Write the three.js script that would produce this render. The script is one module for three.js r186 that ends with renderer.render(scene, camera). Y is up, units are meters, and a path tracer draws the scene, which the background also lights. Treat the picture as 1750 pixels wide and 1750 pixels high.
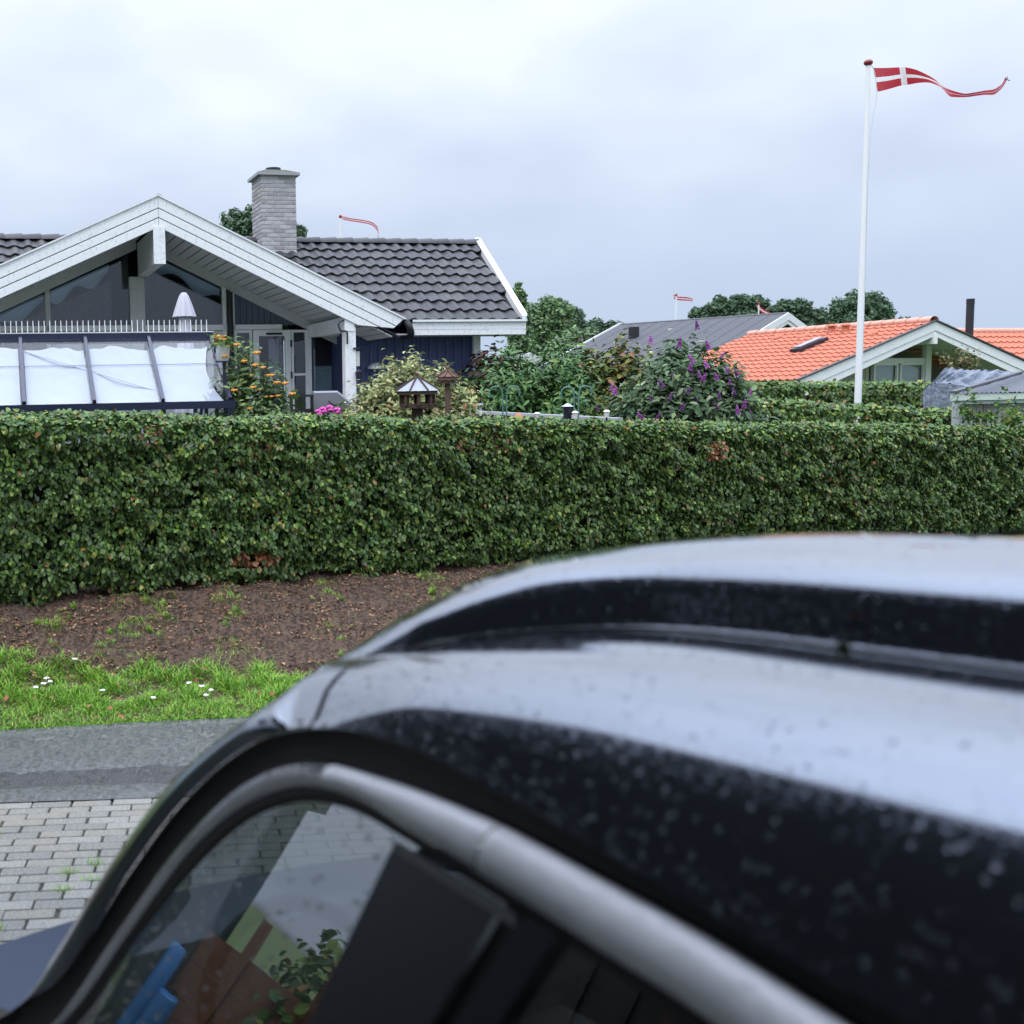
import * as THREE from 'three';
import { mergeGeometries, toCreasedNormals } from 'three/addons/utils/BufferGeometryUtils.js';
import { RoundedBoxGeometry } from 'three/addons/geometries/RoundedBoxGeometry.js';
import { createNoise2D, createNoise3D } from 'simplex-noise';

// ---------------------------------------------------------------- camera, sky, light, exposure
const V3 = THREE.Vector3, rad = THREE.MathUtils.degToRad, lerp = THREE.MathUtils.lerp, clamp = THREE.MathUtils.clamp, sstep = THREE.MathUtils.smoothstep;
const scene = new THREE.Scene();
const FPX = 2000, PPX = 450, PPY = 875;                       // focal length and principal point, in photograph pixels
const camera = new THREE.PerspectiveCamera(2 * Math.atan(875 / FPX) * 180 / Math.PI, 2300 / 1750, 0.05, 1500);
camera.setViewOffset(2300, 1750, 1150 - PPX, 0, 1750, 1750);
camera.position.set(0, 1.72, 0);
camera.rotation.order = 'YXZ';
camera.rotation.set(-Math.atan(201 / FPX), 0, -0.02);
camera.focus = 12.5; camera.userData.fStop = 2.7;
camera.updateMatrixWorld(true);
const renderer = new THREE.WebGLRenderer({ antialias: true });
renderer.setSize(1024, 1024);
renderer.toneMapping = THREE.LinearToneMapping;
renderer.toneMappingExposure = 1.4;
renderer.shadowMap.enabled = true;

function mulberry(a) { return () => { a = (a + 0x6d2b79f5) | 0; let t = Math.imul(a ^ (a >>> 15), 1 | a); t = (t + Math.imul(t ^ (t >>> 7), 61 | t)) ^ t; return ((t ^ (t >>> 14)) >>> 0) / 4294967296; }; }
const n2 = createNoise2D(mulberry(11)), n3 = createNoise3D(mulberry(12));
const fbm3 = (x, y, z, o = 4) => { let s = 0, a = 0.5; for (let i = 0; i < o; i++, a *= 0.5, x *= 2.03, y *= 2.03, z *= 2.03) s += a * n3(x, y, z); return s; };
const fbm2 = (x, y, o = 4) => { let s = 0, a = 0.5; for (let i = 0; i < o; i++, a *= 0.5, x *= 2.03, y *= 2.03) s += a * n2(x, y); return s; };

{ // overcast sky: pale blue grey low down, whiter and brighter towards the zenith, soft cloud masses
  const W = 1024, H = 512, d = new Float32Array(W * H * 4);
  for (let j = 0; j < H; j++) for (let i = 0; i < W; i++) {
    const el = ((j + 0.5) / H - 0.5) * Math.PI, az = ((i + 0.5) / W - 0.5) * 2 * Math.PI;
    const x = Math.cos(az) * Math.cos(el), y = Math.sin(el), z = Math.sin(az) * Math.cos(el), e = Math.max(0, y);
    const t = sstep(e, 0.02, 0.30);
    const k = 0.7 * (1 + 4.1 * Math.pow(e, 2.15));
    const sc = 2.0 / (0.28 + e);
    const c = fbm3(x * sc + 3.1, z * sc, e * 2.0, 5), c2 = fbm3(x * 5 + 9, y * 9, z * 5, 4);
    const m = 1 + (0.17 * c + 0.05 * c2) * sstep(e, 0.02, 0.22);
    const o = (j * W + i) * 4;
    d[o] = lerp(0.56, 0.72, t) * k * m; d[o + 1] = lerp(0.67, 0.795, t) * k * (1 + (m - 1) * 0.9); d[o + 2] = lerp(0.865, 0.95, t) * k * (1 + (m - 1) * 0.7); d[o + 3] = 1;
    if (y < 0) { d[o] = 0.2; d[o + 1] = 0.22; d[o + 2] = 0.2; }
  }
  const tex = new THREE.DataTexture(d, W, H, THREE.RGBAFormat, THREE.FloatType);
  tex.mapping = THREE.EquirectangularReflectionMapping; tex.magFilter = THREE.LinearFilter; tex.needsUpdate = true;
  scene.background = tex; scene.environment = tex;
}
const sun = new THREE.DirectionalLight(0xfff6ea, 1.1);
sun.position.set(-20, 55, 14); sun.target.position.set(2, 0, -14); sun.castShadow = true; sun.shadow.radius = 40;
sun.shadow.mapSize.set(2048, 2048);
Object.assign(sun.shadow.camera, { left: -40, right: 40, top: 40, bottom: -40, near: 1, far: 160 });
scene.add(sun, sun.target);

// ---------------------------------------------------------------- helpers
const ray = (px, py) => new V3((px - PPX) / FPX, -(py - PPY) / FPX, -1).applyQuaternion(camera.quaternion);
const atDepth = (px, py, D) => { const d = ray(px, py); return d.multiplyScalar(D / -d.z).add(camera.position); };
const onPlane = (px, py, p0, n) => { const d = ray(px, py), t = p0.clone().sub(camera.position).dot(n) / d.dot(n); return d.multiplyScalar(t).add(camera.position); };
const taken = {};
const numbered = (n) => { const k = taken[n] = (taken[n] ?? -1) + 1; return k ? n + '_' + String(k).padStart(3, '0') : n; };
function thing(name, label, category, group, pos = [0, 0, 0], turn = 0) {
  const g = new THREE.Group(); g.name = numbered(name); g.position.set(...pos); g.rotation.y = turn;
  g.userData = { label, category }; if (group) g.userData.group = group; scene.add(g); return g;
}
function part(parent, name, geo, m, label) { const o = new THREE.Mesh(Array.isArray(geo) ? join(geo) : geo, m); o.name = name; if (label) o.userData.label = label; parent.add(o); return o; }
function struct(name, geo, m) { const o = part(scene, name, geo, m); o.userData.kind = 'structure'; return o; }
const copyOf = (root, pos, turn, label) => { const r = root.clone(); r.name = numbered(root.name.replace(/_\d{3}$/, '')); r.userData = { ...root.userData }; if (label) r.userData.label = label; r.position.set(...pos); r.rotation.y = turn; scene.add(r); return r; };
function join(list) { const l = list.map((g) => { const h = g.index ? g.toNonIndexed() : g; for (const k of Object.keys(h.attributes)) if (!['position', 'normal', 'uv'].includes(k)) h.deleteAttribute(k); return h; }); return l.length > 1 ? mergeGeometries(l) : l[0]; }
function boxUV(g, s = 1) {
  if (g.index) g = g.toNonIndexed();
  const p = g.attributes.position, n = g.attributes.normal, uv = new Float32Array(p.count * 2);
  for (let i = 0; i < p.count; i++) {
    const x = p.getX(i), y = p.getY(i), z = p.getZ(i), a = Math.abs(n.getX(i)), b = Math.abs(n.getY(i)), c = Math.abs(n.getZ(i));
    const [u, v] = b >= a && b >= c ? [x, z] : a >= c ? [z, y] : [x, y];
    uv[2 * i] = u * s; uv[2 * i + 1] = v * s;
  }
  g.setAttribute('uv', new THREE.BufferAttribute(uv, 2)); return g;
}
const box = (w, h, d, x = 0, y = 0, z = 0, rx = 0, ry = 0, rz = 0) => { const g = new THREE.BoxGeometry(w, h, d); if (rx) g.rotateX(rx); if (rz) g.rotateZ(rz); if (ry) g.rotateY(ry); return boxUV(g.translate(x, y, z)); };
const rbox = (w, h, d, r, x = 0, y = 0, z = 0) => boxUV(new RoundedBoxGeometry(w, h, d, 2, r).translate(x, y, z));
const cyl = (r0, r1, h, x = 0, y = 0, z = 0, s = 16) => new THREE.CylinderGeometry(r1, r0, h, s).translate(x, y + h / 2, z);     // r0 at the foot, r1 on top
function bar(a, b, r, s = 8, r2 = r) { const A = new V3(...a), B = new V3(...b), d = B.clone().sub(A), g = new THREE.CylinderGeometry(r2, r, d.length(), s).translate(0, d.length() / 2, 0); g.applyQuaternion(new THREE.Quaternion().setFromUnitVectors(new V3(0, 1, 0), d.normalize())); return g.translate(A.x, A.y, A.z); }
function beam(a, b, w, h) { const A = new V3(...a), B = new V3(...b), d = B.clone().sub(A), L = d.length(), g = new THREE.BoxGeometry(w, h, L); const m = new THREE.Matrix4().lookAt(B, A, new V3(0, 1, 0)); m.setPosition(A.add(B).multiplyScalar(0.5)); return boxUV(g.applyMatrix4(m)); }
const tube = (pts, r, seg = 24, rs = 8) => new THREE.TubeGeometry(new THREE.CatmullRomCurve3(pts.map((p) => (p.isVector3 ? p : new V3(...p)))), seg, r, rs);
// a flat outline in x, y with thickness along -z, front face at z
function plate(pts, z, t, bevel = 0) { const s = new THREE.Shape(pts.map((p) => new THREE.Vector2(p[0], p[1]))); return boxUV(new THREE.ExtrudeGeometry(s, { depth: t - 2 * bevel, bevelEnabled: bevel > 0, bevelSize: bevel, bevelThickness: bevel, bevelOffset: -bevel, bevelSegments: 1 }).translate(0, 0, z - t + bevel)); }
// a surface through rows of points; uv in metres along and across
function loft(rows, closed = false) {
  const nr = rows.length, nc = rows[0].length, pos = [], uv = [], idx = [];
  let vAcc = 0;
  for (let i = 0; i < nr; i++) { if (i) vAcc += rows[i][nc >> 1].distanceTo(rows[i - 1][nc >> 1]); let u = 0; for (let j = 0; j < nc; j++) { if (j) u += rows[i][j].distanceTo(rows[i][j - 1]); const p = rows[i][j]; pos.push(p.x, p.y, p.z); uv.push(u, vAcc); } }
  for (let i = 0; i < nr - 1; i++) for (let j = 0; j < nc - 1; j++) { const a = i * nc + j, b = a + 1, c = a + nc, e = c + 1; idx.push(a, c, b, b, c, e); }
  const g = new THREE.BufferGeometry(); g.setAttribute('position', new THREE.Float32BufferAttribute(pos, 3)); g.setAttribute('uv', new THREE.Float32BufferAttribute(uv, 2)); g.setIndex(idx); g.computeVertexNormals(); return g;
}
// ---------------------------------------------------------------- procedural textures
function tex(n, fn, srgb = true, size = 1) {
  const d = new Uint8Array(n * n * 4);
  for (let j = 0; j < n; j++) for (let i = 0; i < n; i++) { const c = fn(i / n, j / n), o = (j * n + i) * 4; d[o] = c[0] * 255; d[o + 1] = c[1] * 255; d[o + 2] = c[2] * 255; d[o + 3] = 255; }
  const t = new THREE.DataTexture(d, n, n); t.wrapS = t.wrapT = THREE.RepeatWrapping; t.magFilter = THREE.LinearFilter; if (srgb) t.colorSpace = THREE.SRGBColorSpace; t.repeat.set(1 / size, 1 / size); t.needsUpdate = true; return t;
}
const s8 = (l) => (l <= 0.0031308 ? 12.92 * l : 1.055 * Math.pow(l, 1 / 2.4) - 0.055);
const torus = (u, v, r, f, o = 4) => { const a = u * 2 * Math.PI, b = v * 2 * Math.PI; let s = 0, am = 0.5; for (let i = 0; i < o; i++, am *= 0.5, f *= 2) s += am * (n3(Math.cos(a) * f + r, Math.sin(a) * f, Math.cos(b) * f + 7 * r) + n3(Math.sin(b) * f + r, Math.cos(a) * f + 5, Math.sin(a) * f)) * 0.7; return s; };
const mix3 = (a, b, t) => [0, 1, 2].map((i) => clamp(s8(lerp(a[i], b[i], clamp(t, 0, 1))), 0, 1));
const noiseMap = (a, b, size, f = 2, r = 1, n = 256, sharp = 1.2) => tex(n, (u, v) => mix3(a, b, 0.5 + sharp * torus(u, v, r, f, 5)), true, size);
const grainMap = (a, b, size, r = 1, along = 'u') => tex(256, (u, v) => { if (along === 'v') [u, v] = [v, u]; const g = torus(u * 1, v, r, 1.2, 3) * 0.5 + 0.5 * n3(Math.sin(v * 2 * Math.PI) * 14, Math.cos(v * 2 * Math.PI) * 14, Math.sin(u * 2 * Math.PI) * 0.9 + r); return mix3(a, b, 0.5 + 0.8 * g); }, true, size);
const bumpMap = (size, f = 4, r = 2, n = 256) => tex(n, (u, v) => { const k = clamp(0.5 + 0.8 * torus(u, v, r, f, 5), 0, 1); return [k, k, k]; }, false, size);
const M = (c, rough = 0.8, o = {}) => { const { map, ...rest } = o; const m = new THREE.MeshPhysicalMaterial({ roughness: rough, side: THREE.DoubleSide, ...rest }); if (map) m.map = map; else m.color.setRGB(...c); return m; };
const fineBump = bumpMap(0.35, 5, 3), roughBump = bumpMap(0.6, 6, 4);
const mats = {
  whitePaint: M(null, 0.55, { map: grainMap([0.72, 0.74, 0.76], [0.84, 0.86, 0.88], 0.6, 3), bumpMap: fineBump, bumpScale: 0.0015 }),
  whiteWorn: M(null, 0.65, { map: tex(256, (u, v) => { const g = torus(u, v, 9, 3, 5), h = torus(u, v, 4, 8, 4), s = clamp((g + 0.5 * h - 0.34) * 5, 0, 1); return mix3([0.8, 0.82, 0.85], [0.34, 0.35, 0.35], s * 0.36 + 0.14 * (h + 0.5)); }, true, 0.9), bumpMap: fineBump, bumpScale: 0.002 }),
  greyWood: M(null, 0.75, { map: grainMap([0.46, 0.47, 0.49], [0.6, 0.61, 0.63], 0.5, 5), bumpMap: fineBump, bumpScale: 0.002 }),
  soffit: M(null, 0.7, { map: grainMap([0.42, 0.43, 0.44], [0.56, 0.57, 0.58], 0.5, 6) }),
  blueWood: M(null, 0.7, { map: grainMap([0.042, 0.058, 0.145], [0.072, 0.096, 0.21], 0.5, 7, 'v'), bumpMap: fineBump, bumpScale: 0.002 }),
  blueGreyPanel: M(null, 0.7, { map: grainMap([0.075, 0.095, 0.135], [0.12, 0.14, 0.18], 0.4, 8, 'v') }),
  black: M([0.012, 0.012, 0.015], 0.5), darkMetal: M([0.02, 0.024, 0.04], 0.35, { metalness: 0.2 }),
  pane: M([0.9, 0.93, 0.95], 0.02, { transmission: 1, thickness: 0, ior: 1.5 }), thinPane: M([0.96, 0.97, 0.98], 0.02, { transmission: 1, thickness: 0, ior: 1.25 }),
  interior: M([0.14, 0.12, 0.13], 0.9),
};
// ---------------------------------------------------------------- the ground
const HA = new V3(-1.66, 0, -9.5), HB = new V3(10.4, 0, -16);                 // the front hedge's foot line, road side
const hedgeDir = HB.clone().sub(HA).normalize(), hedgeOut = new V3(hedgeDir.z, 0, -hedgeDir.x);   // out: towards the road
if (hedgeOut.z < 0) hedgeOut.multiplyScalar(-1);
const hedgeLen = HB.distanceTo(HA);
const hedgeFoot = (s) => lerp(0.05, -0.38, clamp(s / hedgeLen, -0.3, 1.3)) - 0.05 * (1 - sstep(s, -1, 1.6));
const roadNear = (x) => -5.93 - 0.055 * (x + 1.34), roadFar = (x) => -7.3 - 0.12 * (x + 1.66);
const DRIVE = 0.064;
function gardenY(x, z) { const t = sstep(x, 2, 13), far = sstep(-z, 40, 90); return lerp(lerp(0.33, -0.45, t), -0.6, far); }
function groundY(x, z) {
  const s = (x - HA.x) * hedgeDir.x + (z - HA.z) * hedgeDir.z, dH = (x - HA.x) * hedgeOut.x + (z - HA.z) * hedgeOut.z;   // + on the road side
  if (z > roadNear(x)) return DRIVE * Math.max(-6.6, Math.min(z, 6));
  const yN = DRIVE * Math.max(-6.6, roadNear(x)), yR = -0.385;
  if (z > roadFar(x)) return lerp(yN, yR, sstep((roadNear(x) - z), 0, 0.6));
  if (dH > -0.4) { const dR = roadFar(x) - z, t = dR / (dR + dH + 0.4); return lerp(yR, hedgeFoot(s), Math.pow(sstep(t, -0.12, 1.02), 1.15)); }
  return lerp(hedgeFoot(s), gardenY(x, z), sstep(-dH, 0.4, 3.5));
}
function sheet(xs, zs, dy, uvs = 1, rough = 0) {
  const rows = zs.map((z) => xs.map((x) => { const [X, Z] = typeof x === 'function' ? x(z) : [x, z]; return new V3(X, groundY(X, Z) + dy + rough * fbm2(X * 3, Z * 3, 4), Z); }));
  const g = loft(rows), p = g.attributes.position; for (let i = 0; i < p.count; i++) g.attributes.uv.setXY(i, p.getX(i) * uvs, p.getZ(i) * uvs); return g;
}
const range = (a, b, n) => Array.from({ length: n + 1 }, (_, i) => lerp(a, b, i / n));
const spread = (near, far, n) => range(0, 1, n).map((t) => near + (far - near) * t * t * t);
{
  const xs = [...spread(-12, -420, 24).reverse(), ...range(-11.5, 22, 120), ...spread(22.5, 420, 24)];
  const zs = [...spread(8, 300, 14).reverse(), ...range(7.5, -34, 150), ...spread(-34.5, -700, 24)];
  struct('ground', sheet(xs, zs, -0.05), M(null, 0.95, { map: noiseMap([0.035, 0.07, 0.018], [0.08, 0.13, 0.03], 2.2, 3, 5) }));
  // lane: wet asphalt, aggregate showing
  const asphalt = tex(512, (u, v) => { const a = torus(u, v, 2, 22, 3), b = torus(u, v, 6, 3, 4); return mix3([0.06, 0.064, 0.072], [0.22, 0.22, 0.225], 0.3 + 1.4 * Math.max(0, a) + 0.5 * b); }, true, 0.8);
  const wet = (lo, hi, r, size) => tex(512, (u, v) => { const a = torus(u, v, 2, 22, 3), b = torus(u, v, r, 2.4, 5); const k = clamp(lerp(lo, hi, 0.5 + 0.7 * b + 0.5 * a), 0.03, 0.95); return [k, k, k]; }, false, size);
  const wob = (x, f) => 0.06 * n2(x * f, 4) + 0.015 * n2(x * 7, 2), edges = [(x) => 0, (x) => 0.16 + wob(x, 0.5), (x) => 0.36 + wob(x, 0.7) + 0.015 * n2(x * 15, 9), (x) => 1];
  const smooth = M(null, 1, { map: asphalt, roughnessMap: wet(0.05, 0.34, 8, 1.7), bumpMap: bumpMap(0.09, 4, 8), bumpScale: 0.0012, clearcoat: 1, clearcoatRoughness: 0.06 });
  const coarse = M(null, 1, { map: tex(512, (u, v) => { const a = torus(u, v, 3, 16, 3); return mix3([0.055, 0.058, 0.062], [0.4, 0.4, 0.4], 0.07 + 2.4 * Math.pow(Math.max(0, a - 0.1), 1.1)); }, true, 0.6), roughnessMap: wet(0.25, 0.9, 5, 0.9), bumpMap: bumpMap(0.06, 6, 5), bumpScale: 0.008 });
  for (const [k, nm, mt] of [[0, 'road_edge', smooth], [1, 'road_seam', coarse], [2, 'road', smooth]]) {
    const rows = range(-8, 8, 800).map((x) => range(0, 1, k === 2 ? 16 : 6).map((u) => { const t = lerp(edges[k](x), edges[k + 1](x), u), z = lerp(roadNear(x) - 0.005, roadFar(x), t), rut = -0.01 * Math.exp(-Math.pow((t - 0.26) / 0.1, 2)); return new V3(x, groundY(x, z) + 0.004 + rut + 0.004 * fbm2(x * 1.3, z * 1.3), z); }));
    const g = loft(rows), p = g.attributes.position; for (let i = 0; i < p.count; i++) g.attributes.uv.setXY(i, p.getX(i), p.getZ(i)); struct(nm, g, mt);
  }
  // bare soil bank below the hedge
  const bank = range(-7, 9, 120).map((x) => range(0, 1, 40).map((t) => { const s = (x - HA.x) / hedgeDir.x, zH = HA.z + s * hedgeDir.z - 0.7, z = lerp(roadFar(x) - 0.05, zH, t); return new V3(x, groundY(x, z) + 0.01 + 0.075 * (0.5 + fbm2(x * 2.2, z * 2.2, 6)) * sstep(t, 0.1, 0.35), z); }));
  const gb = loft(bank), q = gb.attributes.position; for (let i = 0; i < q.count; i++) gb.attributes.uv.setXY(i, q.getX(i), q.getZ(i));
  struct('soil_bank', gb, M(null, 0.95, { map: noiseMap([0.07, 0.042, 0.027], [0.22, 0.138, 0.09], 1.1, 4, 3, 512, 1.8), bumpMap: bumpMap(0.3, 5, 9), bumpScale: 0.05 }));
}
const bankY = (x, z) => { const s = (x - HA.x) / hedgeDir.x, zH = HA.z + s * hedgeDir.z - 0.7, t = (roadFar(x) - 0.05 - z) / (roadFar(x) - 0.05 - zH); return groundY(x, z) + 0.01 + 0.075 * (0.5 + fbm2(x * 2.2, z * 2.2, 6)) * sstep(t, 0.1, 0.35); };
// ---- driveway of grey paving bricks
{
  const drive = new THREE.Group(); drive.name = 'driveway'; drive.userData.kind = 'structure'; scene.add(drive);
  const bed = range(-4.5, 7, 60).map((x) => range(0, 1, 30).map((t) => { const z = lerp(6.5, roadNear(x), t); return new V3(x, groundY(x, z) - 0.012, z); }));
  const gb = loft(bed), q = gb.attributes.position; for (let i = 0; i < q.count; i++) gb.attributes.uv.setXY(i, q.getX(i), q.getZ(i));
  part(drive, 'joint_sand', gb, M(null, 0.95, { map: noiseMap([0.035, 0.036, 0.034], [0.08, 0.085, 0.07], 0.5, 5, 4) }));
  const rng = mulberry(31), tilt = Math.atan(DRIVE), slope = 0.055;
  const shades = [[0.178, 0.174, 0.158], [0.205, 0.2, 0.182], [0.158, 0.155, 0.143], [0.186, 0.178, 0.155]].map((c, i) => M(null, 0.62, { map: noiseMap(c.map((v) => v * 0.78), c.map((v) => v * 1.2), 0.33, 4, 3 + i), bumpMap: roughBump, bumpScale: 0.003 }));
  const geos = [0, 1, 2].map((i) => { const g = boxUV(new RoundedBoxGeometry(0.2, 0.06, 0.094, 1, 0.006 + 0.002 * i).translate(0, -0.03, 0)); return g; });
  const L = 0.207, D = 0.101, along = new V3(1, 0, -slope).normalize(), back = new V3(slope, 0, 1).normalize();
  const q0 = new THREE.Quaternion().setFromEuler(new THREE.Euler(-tilt, Math.atan(slope), 0, 'YXZ'));
  const rest = [];
  for (let r = 0; r < 62; r++) for (let c = -24; c < 28; c++) {
    const o = new V3(-1.34, 0, -5.93).addScaledVector(back, D * (r + 0.5)).addScaledVector(along, L * (c + (r % 2 ? 0.5 : 0) + 0.045 * rng()));
    const x = o.x, z = o.z; if (x < -4.2 || x > 5.5) continue;
    const q = q0.clone().multiply(new THREE.Quaternion().setFromEuler(new THREE.Euler(0.02 * (rng() - 0.5), 0.03 * (rng() - 0.5), 0.02 * (rng() - 0.5))));
    const y = groundY(x, z) + 0.004 + 0.004 * (rng() - 0.5), d = -z, px = PPX + FPX * x / d;
    const seen = px > -60 && px < 330 - (r - 3) * 5.2 && r < 32;
    if (seen) { const b = part(drive, 'paving_brick', geos[(r + c + 60) % 3], shades[Math.floor(rng() * 4)]); b.position.set(x, y, z); b.quaternion.copy(q); }
    else if (r < 62) rest.push(new THREE.Matrix4().compose(new V3(x, y, z), q, new V3(1, 1, 1)));
  }
  const im = new THREE.InstancedMesh(geos[0], shades[0], rest.length); rest.forEach((m, i) => im.setMatrixAt(i, m)); im.name = 'paving_bricks'; im.userData.kind = 'stuff'; drive.add(im);
}
// ---------------------------------------------------------------- leaves
function leafGeo(L, W, fold = 0.25, curl = 0.15) {   // stalk at the origin, blade along +y, face +z
  const pts = [[0, 0], [0.42, 0.22], [0.5, 0.5], [0.3, 0.8], [0, 1]], mid = [[0, 0], [0, 0.3], [0, 0.6], [0, 1]], P = [], idx = [];
  const put = (x, y) => { P.push(x * W, y * L, fold * Math.abs(x) * W - curl * L * (y - 0.4) * (y - 0.4)); return P.length / 3 - 1; };
  const m = mid.map((p) => put(p[0], p[1]));
  for (const s of [-1, 1]) { const e = pts.slice(1, 4).map((p) => put(s * p[0], p[1])); const t = [[m[0], m[1], e[0]], [m[1], e[1], e[0]], [m[1], m[2], e[1]], [m[2], e[2], e[1]], [m[2], m[3], e[2]]]; for (const q of t) idx.push(...(s > 0 ? q : [q[0], q[2], q[1]]).slice().reverse()); }
  const g = new THREE.BufferGeometry(); g.setAttribute('position', new THREE.Float32BufferAttribute(P, 3)); g.setAttribute('uv', new THREE.Float32BufferAttribute(P.flatMap((v, i) => (i % 3 === 0 ? [P[i], P[i + 1]] : [])), 2)); g.setIndex(idx); g.computeVertexNormals(); return g;
}
const leafMat = (rough = 0.42, tr = 0.25) => M([1, 1, 1], rough, { transmission: tr, thickness: 0, specularIntensity: 0.5 });
const gloss = leafMat(0.33, 0.2), matte = leafMat(0.75, 0.3);
const Z = new V3(0, 0, 1), Y = new V3(0, 1, 0);
// list of { p, n (which way the blade faces), s (scale), c [r,g,b], roll }
function foliage(parent, name, geo, mat, list) {
  const im = new THREE.InstancedMesh(geo, mat, list.length), m = new THREE.Matrix4(), q = new THREE.Quaternion(), q2 = new THREE.Quaternion(), col = new THREE.Color(), sc = new V3();
  list.forEach((l, i) => { q.setFromUnitVectors(Z, l.n); q2.setFromAxisAngle(Z, l.roll ?? 0); q.multiply(q2); sc.setScalar(l.s); m.compose(l.p, q, sc); im.setMatrixAt(i, m); im.setColorAt(i, col.setRGB(...l.c)); });
  im.name = name; im.userData.kind = 'stuff'; parent.add(im); return im;
}
const jitter = (rng, n, k) => n.clone().add(new V3(rng() - 0.5, rng() - 0.5, rng() - 0.5).multiplyScalar(2 * k)).normalize();
const pick = (rng, list) => { let t = rng() * list.reduce((s, l) => s + l[0], 0); for (const l of list) if ((t -= l[0]) <= 0) { const k = 0.75 + 0.5 * rng(); return l.slice(1).map((v) => v * k); } return list[0].slice(1); };
const beech = leafGeo(1, 0.62), slim = leafGeo(1, 0.3, 0.3, 0.3), needle = leafGeo(1, 0.16, 0.3, 0.4);
const GREEN = [[5, 0.04, 0.08, 0.022], [5, 0.066, 0.12, 0.027], [3, 0.1, 0.168, 0.033], [0.8, 0.17, 0.24, 0.045], [0.22, 0.24, 0.13, 0.05]];
const LIGHT = [[3, 0.055, 0.13, 0.036], [3, 0.095, 0.19, 0.042], [2, 0.16, 0.26, 0.05], [0.9, 0.27, 0.29, 0.055], [0.25, 0.28, 0.14, 0.05]];
const DRY = [[3, 0.26, 0.1, 0.045], [2, 0.2, 0.085, 0.04], [1.5, 0.32, 0.17, 0.08]];
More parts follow.
